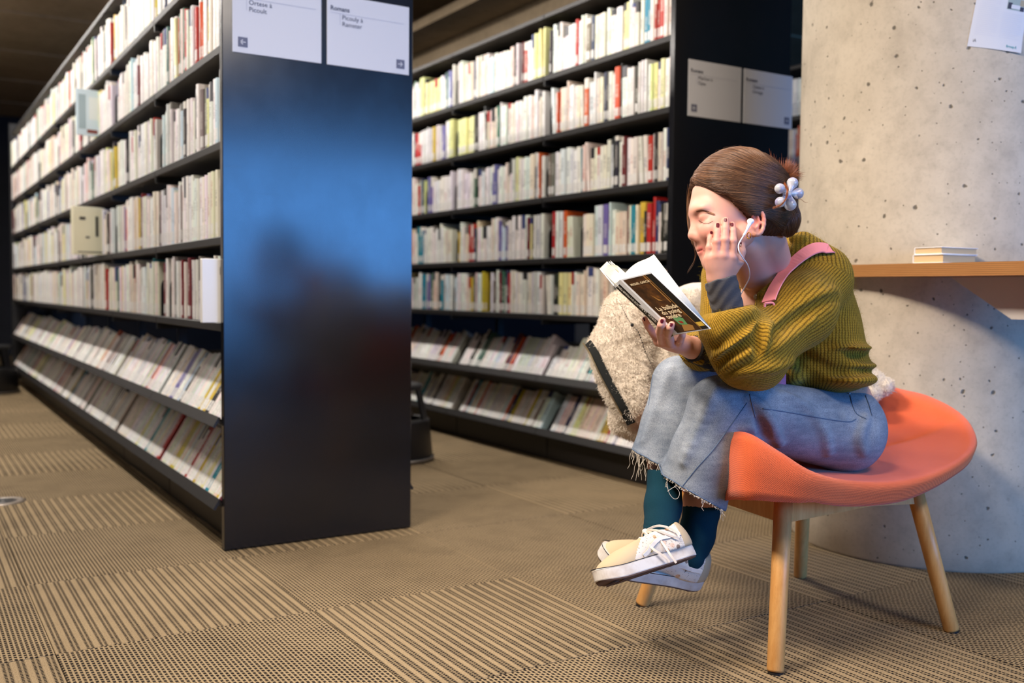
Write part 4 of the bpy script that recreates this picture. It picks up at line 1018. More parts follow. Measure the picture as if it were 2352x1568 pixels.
HP = .0035
def groove(p):
    # fine furrows that run from the brow back to the clip
    c = K(1800, 455, 2.14); q = p-c; a = np.arctan2(q[:, 1], -q[:, 0]); b = np.arctan2(q[:, 2], np.hypot(q[:, 0], q[:, 1]))
    return .0007*np.sin(a*70+3*np.sin(b*7))+.0005*np.sin(a*151+b*40)
hairall = un(.010, hair, bun)
hairF = lambda p: hairall(p)+groove(p)
def hair_mat(name, c0, c1):
    m = NT(name, .75, spec=.15); g = m.n('ShaderNodeNewGeometry').outputs['Position']; n = m.noise(g, 60, 3); m.col(m.mix(n, c0, c1)); m.b.inputs['Anisotropic'].default_value = .5; return m.m
M['haircap'] = hair_mat('hair_mass', srgb(50, 32, 24), srgb(78, 52, 36))
def strand_mat(name, c0, c1):
    m = NT(name, .38, spec=.5); r = m.n('ShaderNodeHairInfo').outputs['Random']; m.col(m.mix(m.ramp(r, [(0, 0), (.7, .35), (1, 1)]), c0, c1)); return m.m
M['strand'] = strand_mat('brown_hair', srgb(70, 45, 31), srgb(144, 100, 66)); M['strand2'] = strand_mat('auburn_hair', srgb(118, 60, 30), srgb(172, 100, 54))
bh = bounds([K(1560, 330, 2.05), K(1850, 580, 2.3)], .03)
hairo, HV = sculpt('hair', hairF, bh[0], bh[1], .0026, M['haircap'], person)
rg = np.random.RandomState(5); NS = 5200; NP = 12
# start points along hairline and crown, ends gathered at the clip
ts = rg.rand(NS)
hl = smooth_path([L(1590, 421, .004), L(1603, 428, .03), L(1622, 441, .05), L(1642, 456, .062), L(1662, 474, .068), L(1680, 497, .071), L(1698, 522, .073)], 200)
pr_ = smooth_path([L(1590, 415, .002), L(1600, 392, .0), L(1625, 368, .0), L(1665, 349, -.004), L(1705, 343, -.004)], 200)
st = np.where((ts < .52)[:, None], hl[(rg.rand(NS)**.9*199).astype(int)], pr_[(rg.rand(NS)*199).astype(int)])+rg.normal(0, .0025, (NS, 3))
hlf = (ts < .52)
aim = np.where(hlf, 1, 0)
yk = np.clip((st[:, 1]-K(1600, 343, 2.14)[1])/(K(1600, 528, 2.14)[1]-K(1600, 343, 2.14)[1]), 0, 1)
end = np.stack([K(1786, 418+88*y, 2.125+.035*abs(y-.5)) for y in yk])+rg.normal(0, .0035, (NS, 3))
tt = np.linspace(0, 1, NP)[None, :, None]; pts = st[:, None]*(1-tt)+end[:, None]*tt
pts[:, :, 1] += (.010*np.sin(np.pi*tt[:, :, 0])*(1.0-1.5*yk[:, None]))      # a slight sag between root and clip
pts[:, :, 2] -= .05*np.sin(np.pi*tt[:, :, 0])
off = (rg.rand(NS)**2*.0035+.0003)
P0 = pts.reshape(-1, 3); o_ = np.repeat(off, NP)*np.tile(np.sin(np.pi*np.linspace(.08, .95, NP)), NS)
hs_f = un(.010, hair, bun)
dd_ = hs_f
for _ in range(5):
    d_ = dd_(P0)-o_; P0 = P0-grad(dd_, P0)*d_[:, None]
strands('hair_strands', P0.reshape(NS, NP, 3), .00028, M['strand'], hairo)
# nape, far curtain, bun wraps, tuft, flyaways
def bundle(keys, n, spread, mat, name, r=.00028, tip=.3, jitter=.0):
    base = smooth_path(keys, 14); out = []
    for _ in range(n):
        o1 = rg.normal(0, spread, 3); o2 = rg.normal(0, spread*(1+jitter), 3); w = np.linspace(0, 1, 14)[:, None]; out.append(base+o1*(1-w)+o2*w+rg.normal(0, spread*.12, 3)*np.sin(w*6))
    return strands(name, np.array(out), r, mat, hairo, tip)
bundle([L(1592, 420, -.04), L(1585, 450, -.058), L(1583, 495, -.058), L(1587, 530, -.052), L(1595, 556, -.046)], 420, .0030, M['strand'], 'hair_strands')
bundle([L(1594, 545, -.05), L(1598, 575, -.05), L(1594, 600, -.055), L(1580, 622, -.06)], 7, .004, M['strand'], 'loose_strands', .00016)
for kx in range(26):
    lon = -1.3+2.9*kx/25; bc_ = K(1806, 500, 2.145); ring_ = []
    for k in range(14):
        a = -1.45+2.9*k/13; ring_.append(bc_+np.array((.028*math.cos(a)*math.sin(lon+.5*a), .042*math.sin(a), -.035*math.cos(a)*math.cos(lon+.5*a))))
    q = onto(bun, np.array(ring_), .0006)
    bundle(q, 90, .0013, M['strand'], 'hair_strands')
for (kx, ky, ex, ey, cxx, cyy) in ((1795, 412, 1768, 368, 1776, 392), (1795, 412, 1774, 374, 1782, 385), (1797, 412, 1783, 378, 1788, 398), (1800, 412, 1812, 374, 1806, 392), (1800, 414, 1818, 378, 1812, 390), (1803, 416, 1828, 384, 1815, 404), (1803, 418, 1834, 398, 1820, 402), (1800, 420, 1838, 408, 1822, 404),
                                   (1790, 420, 1764, 415, 1776, 418), (1794, 424, 1768, 440, 1780, 428), (1802, 408, 1796, 380, 1796, 395), (1796, 416, 1764, 385, 1772, 402), (1801, 412, 1822, 392, 1806, 398)):
    bundle([K(kx, ky, 2.135), K(cxx, cyy, 2.125), K(ex, ey-2, 2.125)], 110, .0026, M['strand2'], 'tuft_strands', .0003, .2, 1.2)
for k in range(60):
    a = rg.uniform(0, 1); x0 = 1600+190*a; y0 = 343+90*(a-.5)**2*4*.8; 
    bundle([K(x0, y0+6, 2.13), K(x0+rg.uniform(-12, 12), y0-rg.uniform(2, 9), 2.13), K(x0+rg.uniform(-22, 30), y0-rg.uniform(-2, 14), 2.13)], 1, .001, M['strand'], 'loose_strands', .00014) if k < 26 else None
bundle([K(1800, 420, 2.09), K(1808, 436, 2.044), K(1805, 456, 2.040), K(1794, 470, 2.042), K(1776, 478, 2.05)], 60, .0013, M['strand2'], 'tuft_strands')
bundle([K(1826, 455, 2.12), K(1840, 458, 2.12), K(1848, 464, 2.12), K(1856, 465, 2.12)], 5, .001, M['strand2'], 'loose_strands', .00016)
# --- claw clip of clear iridescent drops
def pearl():
    m = NT('iridescent_acrylic', .06, (.93, .95, 1.0), .5); m.b.inputs['Transmission Weight'].default_value = .6; m.b.inputs['IOR'].default_value = 1.42
    g = m.coord(); n = m.noise(g, 55, 3); m.col(m.mix(m.ramp(n, [(.45, 0), (.68, 1)]), (.97, .98, 1.0), (.60, .56, .90))); m.b.inputs['Coat Weight'].default_value = .4; return m.m
M['pearl'] = pearl()
clip = tag(empty('hair_clip', (0, 0, 0)), 'clear iridescent flower claw clip holding the brown bun', 'hair clip')
fl = (1812, 444)
for (px, py, r, dz) in ((1791, 433, 12, 2.052), (1820, 420, 13, 2.088), (1833, 444, 13, 2.094), (1792, 464, 12, 2.052), (1815, 470, 14, 2.078)):
    a = K(px, py, dz); b = K(fl[0], fl[1], 2.078); s_ = 2.1/FPX; f = un(.006, sph(a, r*s_), rc(a*.55+b*.45, b, r*s_*.55, r*s_*.35)); lo_, hi_ = bounds([a, b], .016); sculpt('petal', f, lo_, hi_, .0014, M['pearl'], clip)
lo_, hi_ = bounds([K(1808, 446, 2.066)], .018); sculpt('flower_centre', sph(K(1808, 447, 2.064), 10*2.1/FPX), lo_, hi_, .0014, M['pearl'], clip)
tube_obj('clip_spine', [K(1816, 428, 2.10), K(1814, 445, 2.09), K(1812, 462, 2.095)], .003, M['pearl'], clip, 8)
# --- earring, earphone
M['gold'] = plain('gold', srgb(190, 140, 60), .22, .5, 1.0); M['whiteplastic'] = plain('white_plastic', srgb(232, 232, 238), .3, .5)
er = []
for k in range(17): a = 2*math.pi*k/16; er.append(K(1720+4.2*math.cos(a), 541+7.0*math.sin(a), 2.052-.006*math.sin(a*1.0)))
tag(tube_obj('earring', er, .0011, M['gold'], None, 8, N=40), 'small gold hoop earring under the ear', 'earring')
ep = tag(empty('earphones', (0, 0, 0)), 'white wired earphone in her ear, its cable hanging to the neckline', 'earphones')
sculpt('earbud', un(.003, ell(K(1724, 508, 2.052), (.0075, .0060, .0065)), rc(K(1723, 512, 2.05), K(1717, 524, 2.046), .0042, .003)), *bounds([K(1724, 508, 2.052), K(1714, 530, 2.045)], .012), .0012, M['whiteplastic'], ep)
tube_obj('bud_stem', [K(1720, 518, 2.046), K(1714, 530, 2.042), K(1708, 541, 2.040)], .0024, M['whiteplastic'], ep, 10)
tube_obj('cable', [K(1708, 541, 2.040), K(1701, 552, 2.038), K(1696, 564, 2.036), K(1698, 578, 2.036), K(1706, 592, 2.045), K(1716, 606, 2.075), K(1721, 622, 2.13), K(1720, 640, 2.19), K(1709, 662, 2.225), K(1697, 684, 2.235)], .0013, M['whiteplastic'], ep, 8, N=80)
# ------------------------------------------------------------------ clothes
def ridge(keys, r, k=None):
    pts = [K(*q) for q in keys]; return chain(pts, [r]*len(pts) if not hasattr(r, '__len__') else r, .01)
def ridge_on(f, pxs, rs, proud=.5, d0=1.8, k=.008):
    """a crease that rides on the cloth: proud>0 stands out, the rest is sunk"""
    p = smooth_path([(a, b, 0) for a, b in pxs], 12); h = hit(f, p[:, 0], p[:, 1], d0); rr = np.interp(np.linspace(0, 1, 12), np.linspace(0, 1, len(rs)), rs)
    g = grad(f, h); c = h+g*((2*proud-1)*rr)[:, None]; return chain(list(c), list(rr), k)
shL, elL, cuL = K(1886, 648, 2.295), K(1722, 812, 2.125), K(1672, 752, 2.10)
shR, elR = K(1666, 636, 2.50), K(1657, 790, 2.46)
torso = un(.05, ell(K(1842, 675, 2.385), (.108, .115, .125)), ell(K(1868, 765, 2.405), (.112, .115, .135)), ell(K(1888, 842, 2.42), (.103, .078, .145)))
torso = un(.012, torso, ell(K(1912, 798, 2.37), (.084, .013, .12)), ell(K(1920, 868, 2.39), (.084, .026, .15)), ell(K(1922, 838, 2.40), (.084, .016, .13)))
tb = torso
torso = sub(torso, un(.004, ridge_on(tb, [(1880, 790), (1930, 800), (1975, 812)], [.004, .009, .009], .8, 2.0), ridge_on(tb, [(1830, 800), (1880, 835), (1940, 858), (1985, 856)], [.004, .009, .010, .008], .75, 2.0)), .014)
torso = un(.03, torso, ell(K(1790, 860, 2.40), (.045, .035, .13)))
torso = un(.05, torso, rc(shL, shR, .050, .052), rc(K(1820, 580, 2.33), K(1890, 625, 2.30), .050, .055))
torso = un(.03, torso, rc(K(1848, 582, 2.30), K(1772, 690, 2.262), .036, .030), rc(K(1772, 690, 2.262), K(1765, 780, 2.30), .032, .04))
torso = un(.02, torso, rc(K(1838, 556, 2.29), K(1815, 575, 2.42), .024, .028))
sleeveL = un(.045, rc(shL, K(1838, 715, 2.21), .062, .070), rc(K(1838, 715, 2.21), elL, .070, .071), rc(elL, cuL, .068, .062))
sleeveL = un(.02, sleeveL, rc(K(1742, 838, 2.13), K(1690, 800, 2.11), .052, .050))
folds = un(.008, ridge([(1640, 812, 2.055), (1668, 783, 2.035), (1702, 762, 2.03), (1728, 752, 2.04)], [.010, .012, .011, .008]),
           ridge([(1648, 838, 2.07), (1672, 812, 2.045), (1706, 792, 2.04), (1732, 772, 2.045)], [.008, .010, .010, .008]),
           ridge([(1738, 815, 2.055), (1736, 790, 2.05), (1730, 765, 2.055)], [.006, .010, .008]),
           ridge([(1762, 812, 2.075), (1754, 780, 2.07), (1758, 752, 2.09)], [.008, .012, .008]),
           ridge([(1776, 738, 2.14), (1820, 700, 2.17), (1875, 672, 2.235), (1925, 655, 2.27)], [.006, .010, .010, .006]),
           ridge([(1780, 712, 2.19), (1830, 672, 2.20), (1880, 645, 2.245)], [.004, .008, .005]),
           ridge([(1650, 858, 2.09), (1690, 838, 2.06), (1740, 836, 2.07)], [.006, .009, .006]))
slb = sleeveL
RS = lambda pxs, rs, pr=.4: ridge_on(slb, pxs, rs, pr)
sleeveL = un(.014, sleeveL, un(.003, RS([(1640, 826), (1668, 796), (1704, 770), (1732, 748)], [.007, .013, .014, .009]), RS([(1656, 852), (1688, 822), (1722, 805), (1748, 800)], [.006, .011, .011, .007]), RS([(1752, 800), (1756, 770), (1768, 745)], [.007, .012, .007]),
   RS([(1775, 748), (1820, 712), (1870, 682), (1918, 664)], [.006, .012, .012, .007]), RS([(1790, 722), (1835, 682), (1885, 652)], [.004, .009, .006]), RS([(1670, 866), (1720, 850), (1775, 846), (1830, 825)], [.004, .008, .009, .005]), RS([(1778, 800), (1822, 770), (1868, 735)], [.004, .007, .004])))
sleeveL = sub(sleeveL, un(.003, RS([(1645, 800), (1680, 772), (1726, 738)], [.004, .008, .006], .75), RS([(1648, 838), (1680, 812), (1712, 790), (1738, 778)], [.004, .008, .008, .007], .7), RS([(1738, 812), (1739, 785), (1742, 756)], [.004, .009, .008], .7), RS([(1772, 770), (1820, 735), (1880, 700), (1925, 684)], [.003, .008, .008, .004], .75)), .014)
# opening of the pushed-up sleeve
cuffdir = _n(K(1660, 690, 2.09)-K(1685, 765, 2.11))
sleeveL = sub(sleeveL, un(.01, rc(K(1678, 752, 2.105), K(1655, 660, 2.085), .036, .038)), .008)
sleeveL = sub(sleeveL, inter(plane(K(1676, 716, 2.10), np.array((.20, 1., 0))*1.), sph(K(1672, 680, 2.09), .082), .01), .015)
cufftorus = [K(1676, 724, 2.10)+.047*(math.cos(a)*_n(np.array((1., -.22, 0)))+math.sin(a)*np.array((0, 0, 1.))) for a in np.linspace(0, 2*math.pi, 15)]
sleeveL = un(.014, sleeveL, chain(cufftorus, [.0105]*15, .006))
sleeveR = un(.04, rc(shR, elR, .058, .056), rc(elR, K(1612, 800, 2.30), .052, .040), rc(K(1612, 806, 2.30), K(1590, 800, 2.22), .040, .033))
sleeveR = un(.018, sleeveR, ridge([(1562, 800, 2.17), (1592, 782, 2.155), (1618, 770, 2.17)], [.008, .010, .008]), ridge([(1556, 815, 2.19), (1580, 822, 2.17), (1610, 830, 2.17)], [.007, .009, .008]))
sleeveR = inter(sleeveR, plane(K(1580, 797, 2.19), _n(np.array((-1., -.22, -.45)))), .01)
sleeveR = sub(sleeveR, rc(K(1565, 795, 2.13), K(1612, 808, 2.27), .030, .026), .006)
# neck opening: a wedge from nape to first button
throat = un(.02, rc(K(1752, 545, 2.17), K(1762, 590, 2.27), .078, .052), rc(K(1745, 600, 2.20), K(1726, 660, 2.22), .040, .026), rc(K(1726, 660, 2.2), K(1720, 700, 2.22), .026, .010), rc(K(1690, 560, 2.25), K(1700, 660, 2.36), .05, .035))
lineN = _n(np.array((-(702-540), -(1835-1730), 0.)))    # towards the face side of the neckline
vcut = inter(inter(plane(K(1785, 621, 2.25), -lineN), lambda p: p[:, 2]-2.37, .01), plane(K(1730, 742, 2.2), np.array((0, 1., 0))), .01)
core = sub(sub(un(.03, torso), throat, .01), vcut, .008)
body_c = un(.018, core, sleeveL); body_c = un(.018, body_c, sleeveR)
body_c = sub(body_c, rc(K(1660, 610, 2.085), K(1688, 742, 2.11), .029, .034), .006)
collar_pts = hit(un(.03, torso), [1822, 1842, 1828, 1806, 1786, 1766, 1748, 1734, 1731, 1738, 1752], [548, 552, 572, 600, 628, 655, 680, 700, 722, 750, 790], 1.8, -.006)
collar = chain(list(collar_pts), [.010]*len(collar_pts), .004)
cardF = un(.006, body_c, collar)
def hem_cut(p): return p
cardF = inter(cardF, plane(K(1900, 906, 2.40), _n(np.array((-.06, 1., 0)))), .02)
cardF = sub(cardF, un(.02, ell(K(1925, 950, 2.44), (.070, .075, .115)), ell(K(1660, 880, 2.25), (.05, .015, .05))), .006)
def knit_coord(V):
    bones = [(shL, elL, .072, 0), (elL, cuL, .068, 1), (shR, elR, .058, 2), (elR, K(1590, 800, 2.22), .045, 3)]
    ds = [rc(a, b, r, r)(V) for a, b, r, _ in bones]; ds.append(torso(V)); ds = np.stack(ds, 1); ds[:, 4] -= .004
    w = ds.argmin(1); U = np.zeros((len(V), 3))
    for i, (a, b, r, _) in enumerate(bones):
        m = w == i; ax = _n(b-a); e1 = _n(np.cross(ax, (0, 0, 1.))); e2 = np.cross(ax, e1); q = V[m]-a
        U[m, 0] = np.arctan2(q@e2, q@e1)*r; U[m, 1] = q@ax
        if i == 1: U[m, 1] += np.linalg.norm(elL-shL)
    m = w == 4; a = K(1865, 500, 2.42); q = V[m]-a; U[m, 0] = np.arctan2(q[:, 2], q[:, 0]-.0)*.125; U[m, 1] = q[:, 1]
    m2 = collar(V) < .002; U[m2, 2] = 1
    return U*10+np.array((5., 5., 0))      # kept positive
def knit_mat():
    m = NT('olive_rib_knit', .95, spec=.12); a = m.attr('Knit', 'Vector'); x, y, z = m.sep(a)
    g = m.n('ShaderNodeNewGeometry').outputs['Position']; wob = m.noise(g, 42, 2)
    u = m.math('DIVIDE', m.math('ADD', x, m.math('MULTIPLY', wob, .045)), .068); uf = m.math('FRACT', u); ua = m.math('ABSOLUTE', m.math('SUBTRACT', uf, .5))
    rib = m.math('SUBTRACT', 1, m.math('MULTIPLY', m.math('MULTIPLY', ua, ua), 4.))
    v = m.math('FRACT', m.math('ADD', m.math('DIVIDE', y, .058), m.math('MULTIPLY', ua, 1.3))); st = m.math('ABSOLUTE', m.math('SUBTRACT', v, .5))
    fz = m.noise(g, 260, 5, .75)
    h = m.math('ADD', m.math('MULTIPLY', m.math('MULTIPLY', rib, m.math('SUBTRACT', 1.0, m.math('MULTIPLY', st, .9))), .72), m.math('MULTIPLY', fz, .85))
    c = m.ramp(h, [(.30, srgb(48, 33, 8)), (.62, srgb(114, 84, 18)), (1.0, srgb(172, 134, 42))])
    c = m.mix(m.math('MULTIPLY', m.noise(g, 8, 2), .25), c, srgb(100, 76, 16))
    c = m.mix(m.math('MULTIPLY', z, .06), c, srgb(84, 74, 16)); m.col(c); m.b.inputs['Sheen Weight'].default_value = .25; m.b.inputs['Sheen Tint'].default_value = (.7, .62, .3, 1)
    m.bump(h, .5, .005); return m.m
M['knit'] = knit_mat()
bc = bounds([K(1535, 530, 2.0), K(2010, 920, 2.65)], .03); bc[0][2] = 1.96; bc[1][2] = 2.66
cardigan, CV = sculpt('cardigan', cardF, bc[0], bc[1], .0034, M['knit'], person, {'Knit': knit_coord})
tag(cardigan, 'olive ribbed knit cardigan')
# loose wool fuzz
rg = np.random.RandomState(9); sel = CV[rg.choice(len(CV), 9000)]; gr = grad(cardF, sel); q1 = sel+gr*.002+rg.normal(0, .0025, sel.shape); q2 = sel+gr*.0045+rg.normal(0, .0045, sel.shape)
M['fuzz'] = plain('olive_fuzz', srgb(150, 130, 44), .9, .1); fz = strands('wool_fuzz', np.stack([sel, q1, q2], 1), .00012, M['fuzz'], cardigan); fz['kind'] = 'stuff'
# button
M['button'] = plain('brown_button', srgb(120, 98, 72), .3, .6)
bt = hit(cardF, [1736], [682], 1.9, .001)[0]; lo_, hi_ = bounds([bt], .014)
sculpt('button', sub(ell(bt, (.0052, .0068, .003)), un(.001, rc(bt+[-.001, -.0012, -.01], bt+[-.001, -.0012, .01], .0007, .0007), rc(bt+[.001, .0014, -.01], bt+[.001, .0014, .01], .0007, .0007)), .0004), lo_, hi_, .0009, M['button'], cardigan)
# wine inner top, grey undershirt cuffs
M['wine'] = plain('wine_top', srgb(62, 26, 32), .9, .1, 0, .2)
innerF = inter(un(.04, ell(K(1790, 742, 2.38), (.085, .115, .10)), ell(K(1752, 730, 2.33), (.052, .062, .066))), plane(K(1715, 694, 2.25), _n(np.array((.18, -1., .25)))), .01)
lo_, hi_ = bounds([K(1690, 620, 2.2), K(1860, 860, 2.5)], .03); sculpt('inner_top', innerF, lo_, hi_, .004, M['wine'], person)
def grey_mat():
    m = NT('heather_grey_jersey', .92, spec=.15); g = m.n('ShaderNodeNewGeometry').outputs['Position']; n = m.noise(m.mapping(g, (120, 120, 900)), 1.0, 3); n2 = m.noise(g, 700, 2)
    m.col(m.mix(m.math('ADD', m.math('MULTIPLY', n, .6), m.math('MULTIPLY', n2, .4)), srgb(50, 49, 52), srgb(98, 97, 100))); m.bump(n2, .3, .001); return m.m
M['grey'] = grey_mat()
ax_ = _n(K(1684, 745, 2.11)-K(1655, 645, 2.083))
wrink = lambda p: .0008*np.sin(((p-K(1655, 645, 2.083))@ax_)*230+9*p[:, 0]/.05+2*np.sin(p[:, 2]*90))
cuF = rc(K(1652, 630, 2.078), K(1682, 752, 2.112), .0338, .0335)
cuF = inter(cuF, plane(K(1654, 642, 2.08), _n(np.array((-.26, -1., .05)))), .002)
cuF2 = (lambda p: cuF(p)+wrink(p)*.9)
lo_, hi_ = bounds([K(1620, 620, 2.04), K(1710, 770, 2.16)], .012); sculpt('undershirt_cuff', cuF2, lo_, hi_, .0022, M['grey'], person)
M['darkgrey'] = plain('charcoal_jersey', srgb(46, 45, 48), .92, .15, 0, .2)
axr = _n(K(1640, 822, 2.33)-K(1592, 800, 2.18)); cuR = rc(K(1585, 797, 2.15), K(1640, 822, 2.33), .0290, .033)
cuR = inter(cuR, plane(K(1594, 801, 2.17), _n(np.array((-1., -.2, -.55)))), .002); lo_, hi_ = bounds([K(1575, 770, 2.12), K(1660, 850, 2.36)], .02)
sculpt('undershirt_cuff', cuR, lo_, hi_, .0026, M['darkgrey'], person)
# ---------------- jeans
hemL, hemR = K(1588, 1128, 2.245), K(1492, 1050, 2.325)
def legcone(a, b, ra, rb, flat=1.0): return rc(a, b, ra, rb)
jl = un(.03, rc(K(1930, 990, 2.375), K(1700, 945, 2.225), .093, .076), rc(K(1700, 945, 2.225), K(1652, 934, 2.195), .074, .066))
jls = un(.02, rc(K(1652, 934, 2.195), K(1618, 1040, 2.215), .066, .072), rc(K(1618, 1040, 2.215), K(1570, 1190, 2.26), .072, .090))
jr = un(.03, rc(K(1880, 965, 2.54), K(1610, 900, 2.42), .088, .072), rc(K(1610, 900, 2.42), K(1560, 880, 2.39), .072, .064))
jrs = un(.02, rc(K(1560, 880, 2.39), K(1537, 980, 2.37), .064, .064), rc(K(1537, 980, 2.36), K(1500, 1110, 2.315), .064, .075))
nL = _n(np.array((-.50, .87, 0.))); nR = _n(np.array((-.47, .88, .0)))
jls = inter(jls, plane(hemL, nL), .002); jrs = inter(jrs, plane(K(1488, 1052, 2.33), nR), .002)
inL = rc(K(1618, 1050, 2.215), K(1568, 1200, 2.262), .060, .0820); inR = rc(K(1535, 1005, 2.360), K(1499, 1114, 2.318), .050, .066)
hipsF = un(.05, ell(K(1932, 962, 2.46), (.083, .090, .15)), ell(K(1940, 1000, 2.42), (.074, .078, .12)))
hipsF = inter(hipsF, plane(K(1925, 898, 2.45), _n(np.array((.12, -1., 0.)))), .006)
jls = sub(jls, inL, .002); jrs = sub(jrs, inR, .002)
jeansF = un(.04, hipsF, jl, jr); jeansF = un(.016, jeansF, jls); jeansF = un(.010, jeansF, jrs)
jb = jeansF
RJ = lambda pxs, rs, pr=.45: ridge_on(jb, pxs, rs, pr)
jf = un(.004, RJ([(1718, 915), (1744, 932), (1762, 958), (1774, 985), (1792, 1018)], [.005, .010, .012, .010, .005], .72), RJ([(1706, 985), (1722, 980), (1742, 984)], [.004, .007, .004]), RJ([(1690, 1000), (1690, 1050), (1672, 1110)], [.004, .008, .006]),
        RJ([(1800, 905), (1850, 935), (1890, 985), (1905, 1040)], [.003, .006, .006, .003], .35), RJ([(1990, 960), (1975, 1000), (1985, 1040)], [.003, .007, .003]), RJ([(1650, 880), (1618, 950), (1570, 1060)], [.003, .006, .004], .35), RJ([(1540, 850), (1512, 920), (1480, 1010)], [.003, .006, .004], .35), ridge([(1590, 905, 2.33), (1602, 940, 2.30), (1590, 980, 2.29)], [.005, .008, .005]),
        ridge([(1936, 960, 2.27), (1965, 1000, 2.29), (1985, 1040, 2.33)], [.004, .006, .006]), ridge([(1880, 930, 2.29), (1930, 965, 2.275), (1975, 975, 2.29)], [.003, .005, .004]))
jeansF = un(.020, jeansF, jf)
jeansF = sub(jeansF, RJ([(1738, 965), (1748, 985), (1756, 1005)], [.004, .009, .005], .8), .012)

def denim_mat():
    m = NT('washed_denim', .88, spec=.2); g = m.n('ShaderNodeNewGeometry').outputs['Position']; n = m.noise(g, 9, 4, .6); t = m.noise(m.mapping(g, (420, 420, 760), rot=(.3, .5, 0)), 1.0, 4, .85); s = m.noise(m.mapping(g, (22, 22, 90), rot=(.2, .9, 0)), 1.0, 3)
    c = m.mix(m.ramp(n, [(.3, 0), (.7, 1)]), srgb(116, 126, 140), srgb(172, 178, 186)); c = m.mix(m.math('MULTIPLY', m.ramp(t, [(.38, 0), (.62, 1)]), .8), c, srgb(78, 90, 110)); c = m.mix(m.math('MULTIPLY', m.ramp(s, [(.45, 0), (.8, 1)]), .25), c, srgb(190, 200, 210))
    m.col(c); m.bump(t, .35, .0012); return m.m
M['denim'] = denim_mat(); M['seam'] = plain('denim_seam', srgb(92, 108, 132), .9, .1); M['thread'] = plain('raw_thread', srgb(206, 196, 182), .9, .1)
lo_, hi_ = bounds([K(1440, 800, 2.1), K(2035, 1185, 2.65)], .02); lo_[2] = 2.03; hi_[2] = 2.68
jeans, JV = sculpt('jeans', jeansF, lo_, hi_, .0036, M['denim'], person); tag(jeans, 'washed blue cropped jeans with frayed hems')
def seam(pxs, r=.0012, off=.0002, nm='seam', mt='seam', f=None, d0=1.8):
    p = smooth_path([(a, b, 0) for a, b in pxs], 40); h = hit(f or jeansF, p[:, 0], p[:, 1], d0, off); return tube_obj(nm, h, r, M[mt], jeans, 6, N=60)
seam([(1566, 1118), (1600, 1075), (1640, 1030), (1680, 975), (1716, 925)]); seam([(1752, 938), (1800, 945), (1860, 955), (1905, 963), (1950, 968), (1966, 962)], .0013); seam([(1953, 908), (1958, 930), (1968, 950), (1990, 962)], .0014)
seam([(1988, 908), (1996, 930), (2003, 955)], .0016); seam([(1500, 860), (1494, 900), (1490, 930)], .001); seam([(1735, 960), (1728, 930), (1722, 905)], .001)
def hem_y(x, ya, yb, dmax):
    ys = np.arange(ya, yb, 1.5); h = hit(jeansF, np.full(len(ys), float(x)), ys, 1.8)[:, 2]; ok = np.where(h < dmax)[0]
    return float(ys[ok[-1]])-1.0 if len(ok) else None
hemLx = [(x, hem_y(x, 1060, 1200, 2.32)) for x in range(1514, 1668, 8)]; hemLx = [q for q in hemLx if q[1]]
hemRx = [(x, hem_y(x, 1000, 1100, 2.44)) for x in range(1452, 1514, 6)]; hemRx = [q for q in hemRx if q[1]]
for hx in (hemLx, hemRx):
    hh_ = hit(jeansF, [q[0] for q in hx], [q[1]-1.5 for q in hx], 1.8, .0); tube_obj('hem_edge', hh_, .0014, M['seam'], jeans, 6, N=60)
rv = hit(jeansF, [1951], [903.5], 1.8, .001)[0]; lo_, hi_ = bounds([rv], .008); M['rivet'] = plain('rivet_metal', srgb(150, 150, 158), .3, .5, .8); sculpt('rivet', ell(rv, (.0028, .0032, .0018)), lo_, hi_, .0008, M['rivet'], jeans)
# frayed threads
rg = np.random.RandomState(21); th = []
def fray(px, py, d, n, ln, sp=4):
    for _ in range(n):
        x, y = px+rg.uniform(-sp, sp), py+rg.uniform(-1, 2); L_ = ln*rg.uniform(.5, 1.1); dx = rg.uniform(-.25, .3)*L_; p = [K(x, y, d)]
        for t in (.25, .5, .75, 1.): p.append(K(x+dx*t+rg.uniform(-2.5, 2.5), y+L_*t, d+rg.uniform(-.004, .004)))
        th.append(smooth_path(p, 9))
hyL = lambda x: float(np.interp(x, [q[0] for q in hemLx], [q[1] for q in hemLx])); hyR = lambda x: float(np.interp(x, [q[0] for q in hemRx], [q[1] for q in hemRx]))
dh = lambda x: float(hit(jeansF, [x], [hyL(x)-3], 1.8)[0][2])-.001
dR = lambda x: float(hit(jeansF, [x], [hyR(x)-3], 1.8)[0][2])-.001
fray(1514, hyL(1514), dh(1515), 5, 44, 1.5); fray(1515, hyL(1515), dh(1515), 1, 84, 1); fray(1530, hyL(1530), dh(1530), 2, 30); fray(1612, hyL(1612), dh(1612), 3, 26, 3); fray(1656, hyL(1656), dh(1654), 5, 26, 4); fray(1560, hyL(1560), dh(1560), 2, 14)
for x in range(1515, 1662, 3): fray(x, hyL(x), dh(min(max(x, 1515), 1655)), 1, 5, 1)
x0r = hemRx[0][0]
for xx, nn_, ll_ in ((x0r+2, 5, 40), (x0r+14, 6, 58), (x0r+24, 4, 52), (x0r+40, 3, 22)): fray(xx, hyR(xx), dR(xx), nn_, ll_, 3)
for xx in range(x0r+2, 1512, 3): fray(xx, hyR(xx), dR(xx), 1, 6, 1)
for keys in ([(1470, 1060), (1476, 1052), (1490, 1048), (1500, 1052)], [(1532, 1106), (1536, 1130), (1548, 1145), (1558, 1142), (1560, 1128), (1548, 1116)], [(1533, 1128), (1545, 1120), (1554, 1116)], [(1473, 1050), (1474, 1040), (1484, 1040), (1496, 1046)]):
    q = smooth_path([K(a, b, 2.16 if a > 1510 else 2.25) for a, b in keys], 9); th.append(q) if keys[0][0] > 1510 else None
